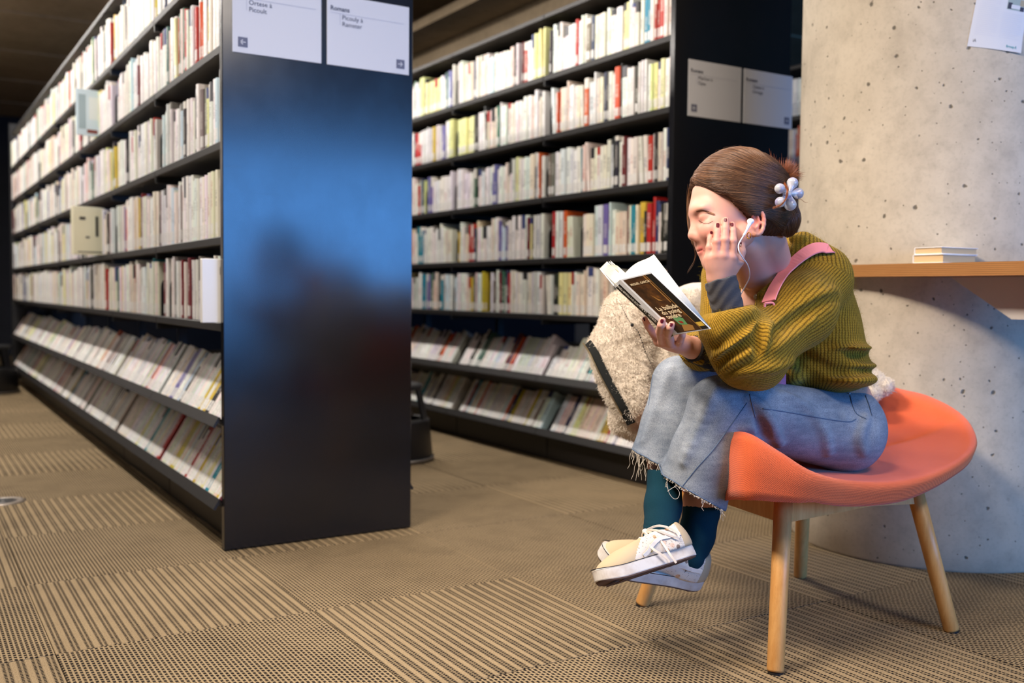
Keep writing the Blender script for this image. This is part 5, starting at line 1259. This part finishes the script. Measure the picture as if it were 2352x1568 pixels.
thf = strands('frayed_threads', np.array(th), .0006, M['thread'], jeans, .6); thf['kind'] = 'stuff'
# ---------------- socks
def sock_mat():
    m = NT('teal_sock', .95, spec=.15); g = m.n('ShaderNodeNewGeometry').outputs['Position']; n = m.noise(g, 500, 3); n2 = m.noise(g, 12, 2); m.col(m.mix(m.math('ADD', m.math('MULTIPLY', n, .5), m.math('MULTIPLY', n2, .4)), srgb(6, 34, 46), srgb(16, 58, 72))); m.bump(n, .3, .001); return m.m
M['sock'] = sock_mat()
skR = inter(un(.02, rc(K(1530, 1060, 2.305), K(1523, 1160, 2.235), .0425, .0385), rc(K(1523, 1160, 2.235), K(1515, 1225, 2.18), .0385, .037)), plane(K(1520, 1078, 2.3), _n(np.array((.02, -1., .1)))), .004)
skL = inter(un(.02, rc(K(1616, 1150, 2.30), K(1600, 1230, 2.285), .0455, .038), rc(K(1600, 1230, 2.285), K(1586, 1280, 2.27), .038, .035)), plane(K(1612, 1148, 2.3), _n(np.array((.32, -1., .0)))), .004)
skR = (lambda f: (lambda p: f(p)+.0006*np.sin(p[:, 1]*700+p[:, 0]*120)*np.clip((p[:, 1]-K(1500, 1180, 2.2)[1])/.03, 0, 1)))(skR)
for nm_, f_, lo_, hi_ in (('sock', skR, *bounds([K(1470, 1060, 2.12), K(1590, 1260, 2.36)], .01)), ('sock', skL, *bounds([K(1535, 1120, 2.2), K(1670, 1310, 2.37)], .01))): sculpt(nm_, f_, lo_, hi_, .0026, M['sock'], person)
# ---------------- shoes
def canvas_mat():
    m = NT('printed_canvas', .8, spec=.25); g = m.coord('Object'); base = m.mix(m.noise(g, 30, 3), srgb(208, 196, 182), srgb(222, 212, 200))
    vor = m.n('ShaderNodeTexVoronoi', Vector=g, Scale=58.0); d = vor.outputs['Distance']; cc = vor.outputs['Color']; r0, r1, r2 = m.sep(cc)
    tint = m.ramp(r0, [(0, srgb(206, 150, 96)), (.22, srgb(214, 184, 70)), (.4, srgb(190, 56, 52)), (.55, srgb(70, 108, 160)), (.7, srgb(90, 62, 48)), (.85, srgb(222, 184, 160)), (1, srgb(120, 140, 90))], 'CONSTANT')
    on = m.math('MULTIPLY', m.math('LESS_THAN', d, m.math('ADD', .22, m.math('MULTIPLY', r2, .16))), m.math('GREATER_THAN', r1, .3)); c = m.mix(m.math('MULTIPLY', on, .8), base, tint)
    ln = m.ramp(m.noise(g, 260, 2), [(.62, 0), (.66, .6)]); c = m.mix(ln, c, srgb(70, 60, 60)); m.col(c); return m.m
M['canvas'] = canvas_mat(); M['suede'] = plain('cream_suede', srgb(186, 166, 136), .95, .1, 0, .08)
def sole_mat():
    m = NT('white_rubber', .55, spec=.4); g = m.coord('Object'); n = m.noise(g, 26, 4); m.col(m.mix(m.ramp(n, [(.45, 0), (.75, .6)]), srgb(212, 206, 200), srgb(158, 132, 106))); return m.m
M['rubber'] = sole_mat(); M['navy'] = plain('navy_piping', srgb(26, 28, 44), .5); M['outsole'] = plain('brown_outsole', srgb(92, 72, 64), .8, .2, 0, .15); M['lace'] = plain('off_white_lace', srgb(228, 216, 204), .9, .1, 0, .05)
def shoe(heel, toe, upv, label, Ls=.262, front=True):
    """heel/toe: ends of the tread in camera space; upv: the ankle side"""
    x = _n(toe-heel); z = _n(upv-x*(upv@x)); y = np.cross(z, x); Lr = np.linalg.norm(toe-heel); sc = Lr/Ls; B = np.array([x, y, z])
    def T(a, b, c): return heel+(x*a+y*b+z*c)*sc
    s = tag(empty('canvas_shoe', (0, 0, 0)), None); s.name = 'shoe'; s.parent = person; s['label'] = label
    # footprint
    fp = [(0, 0), (.004, .020), (.03, .033), (.08, .034), (.14, .041), (.19, .047), (.225, .043), (.25, .028), (.262, 0), (.25, -.030), (.225, -.043), (.19, -.045), (.14, -.036), (.08, -.031), (.03, -.032), (.004, -.020)]
    fp = smooth_path([(a, b, 0) for a, b in fp], 72, closed=True)[:, :2]; n = len(fp); c0 = np.array((.13, 0))
    def band(z0, z1, o0, o1, nm, mat, steps=1):
        V = []
        for j in range(steps+1):
            t = j/steps; zz = z0+(z1-z0)*t; o = o0+(o1-o0)*t
            for p in fp:
                q = c0+(p-c0)*(1+o); spring = .012*max(0, (q[0]-.19)/.07)**2; V.append(T(q[0], q[1], zz+spring))
        Fq = [(j*n+i, j*n+(i+1)%n, (j+1)*n+(i+1)%n, (j+1)*n+i) for j in range(steps) for i in range(n)]
        
        if nm != 'piping': Fq += [tuple(range(n))[::-1], tuple(range(steps*n, steps*n+n))]
        o_ = obj(nm, newmesh(nm, wpt(np.array(V)), Fq, False), mat, s); 
        bb = o_.modifiers.new('b', 'BEVEL'); bb.width = .0025; bb.segments = 2; bb.limit_method = 'ANGLE'; bb.angle_limit = math.radians(60); return o_
    band(0, .004, -.03, -.01, 'outsole', M['outsole']); band(.003, .0300, .000, -.012, 'midsole', M['rubber'], 4); band(.0295, .0315, .004, .004, 'piping', M['navy'])
    tv = MB()
    for i in range(10):   # tread bars
        a = .03+i*.021; q = [T(a, -.03, -.0004), T(a+.010, -.03, -.0004), T(a+.010, .03, -.0004), T(a, .03, -.0004), T(a, -.03, .001), T(a+.010, -.03, .001), T(a+.010, .03, .001), T(a, .03, .001)]; tv.add(wpt(np.array(q)), [(3,2,1,0),(4,5,6,7),(0,1,5,4),(1,2,6,5),(2,3,7,6),(3,0,4,7)])
    tv.build('tread', M['outsole'], s)
    E = lambda a, b, c, rx, ry, rz: ell(T(a, b, c), (rx*sc, ry*sc, rz*sc), B)
    R = lambda a, c, ra, a2, c2, rb, b=0: rc(T(a, b, c), T(a2, b, c2), ra*sc, rb*sc)
    toecap = E(.205, 0, .030, .050, .041, .030)
    vamp = un(.03, toecap, R(.17, .036, .034, .105, .060, .031), R(.105, .060, .031, .055, .062, .031), E(.036, 0, .052, .034, .031, .046), E(.06, 0, .03, .055, .034, .03))
    vamp = inter(vamp, lambda p: -((p-T(0, 0, .028))@z), .003)
    vamp = inter(vamp, lambda p: ((p-T(.05, 0, .088))@_n(z+x*.12)), .004)
    vamp = sub(vamp, R(.052, .10, .030, .066, .055, .026), .004)
    lo, hi = bounds([T(0, -.05, .0), T(0, .05, .1), T(.262, -.05, 0), T(.262, .05, .1), T(0, -.05, .1), T(.262, .05, 0), T(.262, -.05, .1), T(0, .05, 0)], .012)
    isS = lambda p: (((p-heel)@x)/sc > .168+.10*np.abs((p-heel)@y)/sc*0+.0*((p-heel)@z)) | (((p-heel)@x)/sc < .030+.25*np.maximum(0, ((p-heel)@z)/sc-.03)*0)
    V, Q = sdf_mesh(vamp, lo, hi, .0023); me = fast_mesh('upper', wpt(V), Q); me.materials.append(M['canvas']); me.materials.append(M['suede']); ctr = V[Q].mean(1)
    av = ((ctr-heel)@x)/sc; cvz = ((ctr-heel)@z)/sc; msk = (av > .172-(cvz-.03)*.9) | (av < .034) | ((np.abs((ctr-heel)@y)/sc < .017) & (av > .095))
    me.polygons.foreach_set('material_index', msk.astype(np.int32)); up_ = obj('upper', me, None, s)
    # side stripe, laces
    sd = -1 if (y[2] > 0) else 1   # towards the camera
    def surf(a, c, off=.001):
        p = T(a, sd*.07, c)[None]; dr = -y*sd
        for _ in range(60): p = p+dr*np.clip(vamp(p)-off, -.03, .03)[:, None]*.8
        return p[0]
    st = smooth_path([surf(a, c) for a, c in ((.142, .036), (.128, .042), (.115, .052), (.098, .060), (.085, .062), (.062, .060), (.036, .060))], 26); nr = grad(vamp, st)
    ribbon('side_stripe', st, nr, .0095*sc, .0016, M['rubber'], s)
    for i in range(5):
        a = .104+.015*i; c = .083-.0095*i; tube_obj('lace', [T(a, -.018, c-.006), T(a, -.008, c+.006), T(a, .008, c+.006), T(a, .018, c-.006)], .0022*sc, M['lace'], s, 6)
    if front:
        kx = T(.098, 0, .092); 
        lo_, hi_ = bounds([kx], .014); sculpt('lace_knot', ell(kx, (.0075, .006, .006)), lo_, hi_, .0015, M['lace'], s)
        for keys in ([(.098, 0, .094), (.075, sd*.030, .092), (.050, sd*.046, .070), (.046, sd*.048, .052), (.060, sd*.046, .058), (.085, sd*.034, .082), (.098, 0, .094)],
                     [(.098, 0, .092), (.092, sd*.030, .075), (.088, sd*.044, .045), (.085, sd*.050, .020), (.078, sd*.050, -.002)], [(.098, 0, .092), (.118, sd*.026, .068), (.118, sd*.044, .044), (.100, sd*.052, .018), (.094, sd*.052, .004)]):
            p = smooth_path([T(*q) for q in keys], 30); ribbon('lace_end', p, np.tile(-np.array((0, 0, 1.)), (30, 1)), .0048, .001, M['lace'], s)
    col_ = smooth_path([T(.012, 0, .094), T(.03, .028, .084), T(.06, .030, .078), (T(.092, .018, .086)), T(.10, 0, .094), T(.092, -.018, .086), T(.06, -.030, .078), T(.03, -.028, .084)], 40, closed=True)
    return s
shoe(K(1596, 1280, 2.165), K(1374, 1352, 2.075), np.array((-.30, -.93, .34)), 'front cream lace-up skate shoe with white stripe, crossed over')
shoe(K(1604, 1345, 2.315), K(1366, 1290, 2.235), np.array((.02, -.93, -.42)), 'rear cream skate shoe under the crossed foot', front=False)
# ---------------- bag on a pink strap
M['pink'] = plain('pink_webbing', srgb(244, 146, 152), .6, .4, 0, .06); M['pinkbag'] = plain('pink_bag', srgb(220, 116, 150), .6, .4, 0, .05)
bag = tag(empty('shoulder_bag', (0, 0, 0)), 'pink webbing strap over her shoulder with a small pink bag at her waist', 'bag')
sp_ = smooth_path([(1906, 574, 0), (1890, 568, 0), (1868, 571, 0), (1840, 588, 0), (1812, 614, 0), (1790, 642, 0), (1774, 670, 0), (1763, 698, 0)], 36)
back = [K(1925, 590, 2.36), K(1918, 578, 2.33)]
hp = hit(cardF, sp_[:, 0], sp_[:, 1], 1.9, .006)
for i in range(1, len(hp)): 
    if abs(hp[i][2]-hp[i-1][2]) > .03: hp[i][2] = hp[i-1][2]-.002
hp = np.array([np.mean(hp[max(0, i-2):i+3], 0) for i in range(len(hp))]); nr = grad(un(.05, torso, sleeveL), hp)
for _ in range(6): nr = np.array([np.mean(nr[max(0, i-3):i+4], 0) for i in range(len(nr))])
nr /= np.linalg.norm(nr, axis=1, keepdims=True)
hp = np.vstack([np.array([K(1935, 640, 2.42), K(1932, 610, 2.40), K(1922, 588, 2.36)]), hp[1:]]); nr = np.vstack([np.tile(_n(np.array((.6, -.5, .5))), (2, 1)), _n(np.array((.2, -.8, -.2)))[None], nr[1:]])
ribbon('strap', hp, nr, .032, .0022, M['pink'], bag)
e = hp[-1]; se = 2286.7/e[2]
tube_obj('buckle', [e+np.array((-.009, .004, -.004)), e+np.array((.009, .004, -.004)), e+np.array((.009, .020, -.003)), e+np.array((-.007, .020, -.003)), e+np.array((-.009, .004, -.004))], .0028, M['pink'], bag, 8)
s2 = smooth_path([e+np.array((0, .018, 0)), e+np.array((-.001, .040, .004)), e+np.array((-.006, .075, .02))], 8); ribbon('lower_strap', s2, np.tile(np.array((0, 0, -1.)), (8, 1)), .010, .002, M['pink'], bag)
lo_, hi_ = bounds([K(1745, 830, 2.25), K(1815, 905, 2.33)], .04); sculpt('bag_body', rbox(K(1772, 872, 2.285), (.030, .034, .030), .02), lo_, hi_, .003, M['pinkbag'], bag)
# ---------------- the open book
bk = tag(empty('open_book', (0, 0, 0)), 'open paperback with dark cover held up in her right hand', 'book')
def cover_mat():
    m = NT('dark_painted_cover', .3, spec=.5); g = m.coord('UV'); x, y, z = m.sep(g); n = m.noise(m.mapping(g, (3, 5, 1)), 1.0, 4, .6)
    c = m.ramp(n, [(.3, srgb(34, 22, 14)), (.5, srgb(66, 42, 24)), (.62, srgb(92, 58, 28)), (.75, srgb(150, 96, 34))]); m.col(c); return m.m
M['bkcover'] = cover_mat(); M['bkblack'] = plain('cover_black', srgb(26, 25, 24), .3, .5); M['bkwhite'] = plain('cover_edge_white', srgb(226, 230, 238), .3, .5); M['cream_ink'] = plain('cream_lettering', srgb(232, 214, 176), .4); M['white_ink'] = plain('white_lettering', srgb(226, 226, 222), .4)
M['gold_ink'] = plain('cover_gold', srgb(160, 116, 60), .4); M['yel'] = plain('cover_yellow', srgb(206, 170, 66), .4); M['grn'] = plain('cover_green', srgb(96, 150, 96), .4); M['redp'] = plain('cover_red', srgb(150, 40, 34), .4)
A = K(1424, 642, 2.060); Bb = K(1553, 767, 2.020); Cc = K(1495, 625, 2.010); Dd = K(1632, 755, 1.970)      # front cover corners
S0 = K(1409, 656, 2.083); S1 = K(1540, 778, 2.043)                                                             # other spine edge
def quad_slab(nm, a, b, c, d, th, nrm, mat, uv=True):
    """a top-left, b bottom-left, c bottom-right, d top-right"""
    q = np.array([a, b, c, d]); V = np.vstack([q, q+nrm*th]); me = newmesh(nm, wpt(V), [(0,1,2,3),(7,6,5,4),(0,4,5,1),(1,5,6,2),(2,6,7,3),(3,7,4,0)])
    l = me.uv_layers.new(name='UVMap'); uvs = [(0,1),(0,0),(1,0),(1,1)]*2; idx = np.empty(len(me.loops), int); me.loops.foreach_get('vertex_index', idx); l.data.foreach_set('uv', np.array([uvs[i] for i in idx], float).ravel())
    return obj(nm, me, mat, bk)
exu = _n(Cc-A); eyu = _n(A-Bb); fn = _n(np.cross(Bb-A, Cc-A)); fn = fn if fn[2] > 0 else -fn       # fn: away from the camera, into the book
quad_slab('front_cover', A, Bb, Dd, Cc, .0016, fn, M['bkwhite'])
def on_cover(u, v, off): return (A*(1-u)+Cc*u)*(1-v)+(Bb*(1-u)+Dd*u)*v-fn*off
def cpatch(nm, u0, u1, v0, v1, mat, off=.0004, poly=None):
    pts_ = poly or [(u0, v0), (u0, v1), (u1, v1), (u1, v0)]; V = np.array([on_cover(u, v, off) for u, v in pts_]); me = newmesh(nm, wpt(V), [tuple(range(len(pts_)))]); l = me.uv_layers.new(name='UVMap'); idx = np.empty(len(me.loops), int); me.loops.foreach_get('vertex_index', idx)
    l.data.foreach_set('uv', np.array([(pts_[i][0], 1-pts_[i][1]) for i in idx], float).ravel()); return obj(nm, me, mat, bk)
cpatch('cover_picture', .07, .80, .02, .985, M['bkcover']); cpatch('cover_band', .79, .985, .02, .985, M['bkblack'], .0005); cpatch('cover_rule', .70, .735, .02, .50, M['gold_ink'], .0006); cpatch('cover_rule', .775, .79, .02, .985, M['gold_ink'], .0007)
cpatch('publisher_block', .80, .965, .865, .935, M['yel'], .0008); cpatch('painted_collar', 0, 0, 0, 0, M['gold_ink'], .0008, [(.38, .33), (.45, .44), (.56, .46), (.46, .40)]); cpatch('painted_note', 0, 0, 0, 0, M['grn'], .0008, [(.34, .72), (.36, .86), (.56, .88), (.60, .77), (.46, .70)])
cpatch('painted_flower', 0, 0, 0, 0, M['redp'], .001, [(.40, .80), (.42, .84), (.50, .85), (.50, .81)]); cpatch('painted_sleeve', 0, 0, 0, 0, M['gold_ink'], .0007, [(.40, .86), (.30, .97), (.60, .975), (.66, .90), (.52, .86)])
def ctext(nm, body, size, u, v, mat, xv, yv, org=None, sx=1.0, bold=False):
    o = on_cover(u, v, .0011) if org is None else org; c = bpy.data.curves.new(nm, 'FONT'); c.body = body; c.size = size; c.resolution_u = 2
    if bold: c.offset = size*.02
    tmp = bpy.data.objects.new(nm+'_t', c); COL.objects.link(tmp); dg = bpy.context.evaluated_depsgraph_get(); me = bpy.data.meshes.new_from_object(tmp.evaluated_get(dg)); bpy.data.objects.remove(tmp)
    n = len(me.vertices); co = np.empty(n*3); me.vertices.foreach_get('co', co); co = co.reshape(-1, 3); W3 = wpt(o+np.outer(co[:, 0]*sx, xv)+np.outer(co[:, 1], yv)); me.vertices.foreach_set('co', W3.astype(F32).ravel()); me.materials.clear(); me.update(); return obj(nm, me, mat, bk)
yv_ = _n(A-Bb); ctext('author_lettering', 'MIGUEL GARCIA', .0080, .14, .135, M['cream_ink'], exu, yv_, sx=.80, bold=True)
for i, t in enumerate(('La ballade', 'du poing', 'tendre')): ctext('title_lettering', t, .0155, .17+.02*i, .60+.073*i, M['cream_ink'], exu, yv_, sx=.78, bold=True)
# spine
sn = _n(np.cross(Bb-A, S0-A)); sn = sn if sn[2] < 0 else -sn
quad_slab('spine', S0, S1, Bb, A, .0012, -sn, M['bkwhite'])
def on_spine(u, v, off=.0005): return (S0*(1-u)+A*u)*(1-v)+(S1*(1-u)+Bb*u)*v+sn*off
V = np.array([on_spine(u, v) for u, v in ((.05, .04), (.05, .99), (.62, .99), (.62, .04))]); obj('spine_band', newmesh('spine_band', wpt(V), [(0,1,2,3)]), M['bkblack'], bk)
sx_ = _n(S0-S1); sy_ = _n(A-S0); sy_ = _n(sy_-sx_*(sy_@sx_))
ctext('spine_lettering', 'MIGUEL GARCIA   LA BALLADE DU POING TENDRE', .0078, 0, 0, M['white_ink'], sx_, -sy_*1.0 if (np.cross(sx_, sy_)@sn) < 0 else sy_, org=on_spine(.52 if (np.cross(sx_, sy_)@sn) < 0 else .14, .86, .001), sx=.80, bold=True)
# back half of the book
Cb = K(1377, 617, 2.160); Db = K(1500, 720, 2.12)
bn = _n(np.cross(S1-S0, Cb-S0)); mid_ = (A+S0)/2; bn = bn if bn@(mid_+(Cc-A)*.0+np.array((.02, -.05, 0))-S0) > 0 else -bn
quad_slab('back_cover', S0, S1, Db, Cb, .0016, bn*1.0, M['bkwhite'])
def pages_mat():
    m = NT('book_pages', .85, (.82, .80, .74), .2); g = m.n('ShaderNodeNewGeometry').outputs['Position']; m.col(m.mix(m.noise(m.mapping(g, (300, 300, 300)), 1.0, 2), srgb(196, 191, 178), srgb(222, 218, 206))); return m.m
M['pages'] = pages_mat()
def leaf(nm, root0, root1, tip0, tip1, bulge, mat, n=12, th=.0004):
    """one sheet, bowed: root along the spine, tip at the fore edge"""
    V = []
    for i in range(n+1):
        t = i/n; w = math.sin(math.pi*t)*(1-t)*1.6
        V.append(root0*(1-t)+tip0*t+bulge*w); V.append(root1*(1-t)+tip1*t+bulge*w)
    V = np.array(V); Fq = [(2*i, 2*i+1, 2*i+3, 2*i+2) for i in range(n)]; o_ = obj(nm, newmesh(nm, wpt(V), Fq, True), mat, bk)
    so_ = o_.modifiers.new('t', 'SOLIDIFY'); so_.thickness = th; return o_
r0 = A*.75+S0*.25+fn*.0015; r1 = Bb*.75+S1*.25+fn*.0015
tipF0, tipF1 = Cc+fn*.002, Dd+fn*.002; topF0, topF1 = K(1502, 584, 2.060), K(1625, 745, 2.015)
for i in range(16):
    t = i/15; e_ = t**1.15; leaf('page', r0, r1, (tipF0*(1-e_)+topF0*e_)+eyu*0-.0*exu, (tipF1*(1-e_)+topF1*e_), fn*.010*t+np.array((0, -.012*t, 0)), M['pages'], th=.0011 if i % 5 else .0004)
r0b = A*.35+S0*.65; r1b = Bb*.35+S1*.65
bt0, bt1 = Cb+bn*.0022, Db+bn*.0022; tt0, tt1 = K(1394, 600, 2.135)+0, K(1524, 716, 2.095)
for i in range(12):
    t = i/11; leaf('page', r0b, r1b, bt0*(1-t)+tt0*t, bt1*(1-t)+tt1*t, bn*.012*t, M['pages'], th=.0013)
for q in range(3): leaf('page', r0b, r1b, K(1394+q*4, 600-q*1.0, 2.125-.008*q), K(1524+q*3, 716-q*2, 2.085-.008*q), bn*.02, M['pages'], th=.0003)
# ---------------- fleece jacket over the chair back
jk = tag(empty('fleece_jacket', (0, 0, 0)), 'cream fleece jacket with black zip hanging over the chair back', 'jacket')
jF = un(.05, rc(K(1452, 730, 2.60), K(1470, 880, 2.60), .070, .085), rc(K(1440, 760, 2.60), K(1402, 800, 2.60), .055, .045), rc(K(1452, 730, 2.62), K(1600, 720, 2.78), .060, .075), rc(K(1420, 850, 2.58), K(1460, 930, 2.56), .045, .042), rc(K(1600, 720, 2.80), K(1850, 800, 2.92), .075, .07))
jF = un(.05, jF, rc(K(1540, 820, 2.64), K(1560, 940, 2.60), .08, .07), rc(K(1395, 795, 2.60), K(1440, 935, 2.575), .032, .022))
cuff = rc(K(1440, 962, 2.60), K(1490, 975, 2.59), .046, .050)
jF = un(.03, jF, rc(K(1960, 872, 2.84), K(2010, 880, 2.83), .030, .026), rc(K(1850, 820, 2.92), K(1985, 872, 2.86), .05, .034), rc(K(1995, 882, 2.82), K(2032, 888, 2.80), .030, .022), rc(K(1990, 900, 2.78), K(2005, 905, 2.76), .024, .02))
jF = un(.018, jF, ridge([(1530, 700, 2.66), (1548, 780, 2.60), (1565, 850, 2.58)], [.02, .028, .02]), ridge([(1428, 700, 2.555), (1450, 760, 2.53), (1490, 850, 2.53)], [.006, .010, .006]))
jF = sub(jF, ridge([(1505, 730, 2.545), (1515, 800, 2.53), (1505, 880, 2.53)], [.006, .012, .010]), .03)
jF = un(.012, jF, sub(cuff, ell(K(1475, 962, 2.545), (.032, .022, .03)), .02))
def fl(p): return jF(p)+.0022*np.sin(p[:, 0]*95+2*np.sin(p[:, 1]*60))*np.sin(p[:, 1]*85+p[:, 2]*50)
def fleece_mat():
    m = NT('cream_fleece', 1., spec=.1); g = m.n('ShaderNodeNewGeometry').outputs['Position']; n = m.noise(g, 120, 4, .7); n2 = m.noise(g, 14, 3)
    m.col(m.mix(m.math('ADD', m.math('MULTIPLY', n, .7), m.math('MULTIPLY', n2, .3)), srgb(200, 186, 168), srgb(228, 218, 204))); m.b.inputs['Sheen Weight'].default_value = .3; m.bump(n, .7, .004); return m.m
M['fleece'] = fleece_mat(); lo_, hi_ = bounds([K(1335, 640, 2.45), K(2050, 1040, 2.98)], .03)
jo, JKV = sculpt('fleece_body', fl, lo_, hi_, .0048, M['fleece'], jk)
rg = np.random.RandomState(4); vis = JKV[(JKV[:, 2] < 2.72) | (JKV[:, 0]/JKV[:, 2]*FPX+CX > 1960)]; sel = vis[rg.choice(len(vis), 60000)]+rg.normal(0, .002, (60000, 3)); gr = grad(jF, sel); q1 = sel+gr*.002+rg.normal(0, .0010, sel.shape); q2 = q1+gr*.0015+rg.normal(0, .0016, sel.shape)+np.array((0, .001, 0))
M['pile'] = plain('cream_pile', srgb(222, 211, 196), .9, .1); pi_ = strands('fleece_pile', np.stack([sel, q1, q2], 1), .0005, M['pile'], jk, .5); pi_['kind'] = 'stuff'
zp = smooth_path([(1346, 788, 0), (1362, 812, 0), (1380, 850, 0), (1398, 885, 0), (1420, 925, 0), (1446, 972, 0)], 40); zh = hit(jF, zp[:, 0]+7, zp[:, 1], 2.2, .003)
zh = np.array([K(a+4, b, float(np.clip(c, 2.50, 2.60))) for (a, b), c in zip(zp[:, :2], np.convolve(np.pad(zh[:, 2], 4, 'edge'), np.ones(9)/9, 'valid'))])
M['zipblack'] = plain('black_zip_tape', srgb(30, 32, 32), .9, .2); ribbon('zip_tape', zh, np.tile(_n(np.array((-.35, .1, -1.))), (40, 1)), .024, .004, M['zipblack'], jk)
M['zipmetal'] = plain('zip_teeth', srgb(176, 160, 130), .3, .5, .9)
zt = zh+np.array((-.0125, 0, -.004)); mb = MB(); dd = smooth_path(list(zt[::4]), 110)
for i in range(0, 109): a, b = wpt(dd[i]), wpt(dd[i]*.35+dd[i+1]*.65); mb.tube([a, b], .0022, 6)
o_ = mb.build('zip_teeth', M['zipmetal'], jk); o_['kind'] = 'stuff'
M['blackthread'] = plain('black_stitch', srgb(24, 24, 26), .8)
sp_ = smooth_path([(1427, 698, 0), (1432, 712, 0), (1440, 728, 0), (1452, 746, 0), (1466, 762, 0), (1474, 782, 0), (1479, 799, 0), (1486, 815, 0), (1492, 828, 0), (1501, 848, 0)], 60); h = hit(fl, sp_[:, 0], sp_[:, 1], 2.2, .0042); mb = MB()
for i in range(0, 58, 2): mb.tube([wpt(h[i]), wpt(h[i+1])], .0016 if 22 < i < 46 else .0008, 5)
mb.build('black_stitching', M['blackthread'], jk)
kx = hit(fl, [1452], [746], 2.2, .005)[0]; lo_, hi_ = bounds([kx], .01); sculpt('thread_knot', sph(kx, .0045), lo_, hi_, .0014, M['blackthread'], jk)
# ------------------------------------------------------------------ put each root at the base of its thing
def world_pts(o):
    out = []
    for c in [o]+list(o.children_recursive):
        if c.type == 'MESH' and len(c.data.vertices):
            n = len(c.data.vertices); co = np.empty(n*3, F32); c.data.vertices.foreach_get('co', co); co = co.reshape(-1, 3)
            out.append(np.array([co.min(0), co.max(0)]))
    return np.concatenate(out)
for r_ in (person, clip, ep, bag, bk, jk):
    w = world_pts(r_); b = Vector(((w[:, 0].min()+w[:, 0].max())/2, (w[:, 1].min()+w[:, 1].max())/2, w[:, 2].min()))
    r_.location = b
    for c in r_.children: c.matrix_parent_inverse = Matrix.Translation(-b)
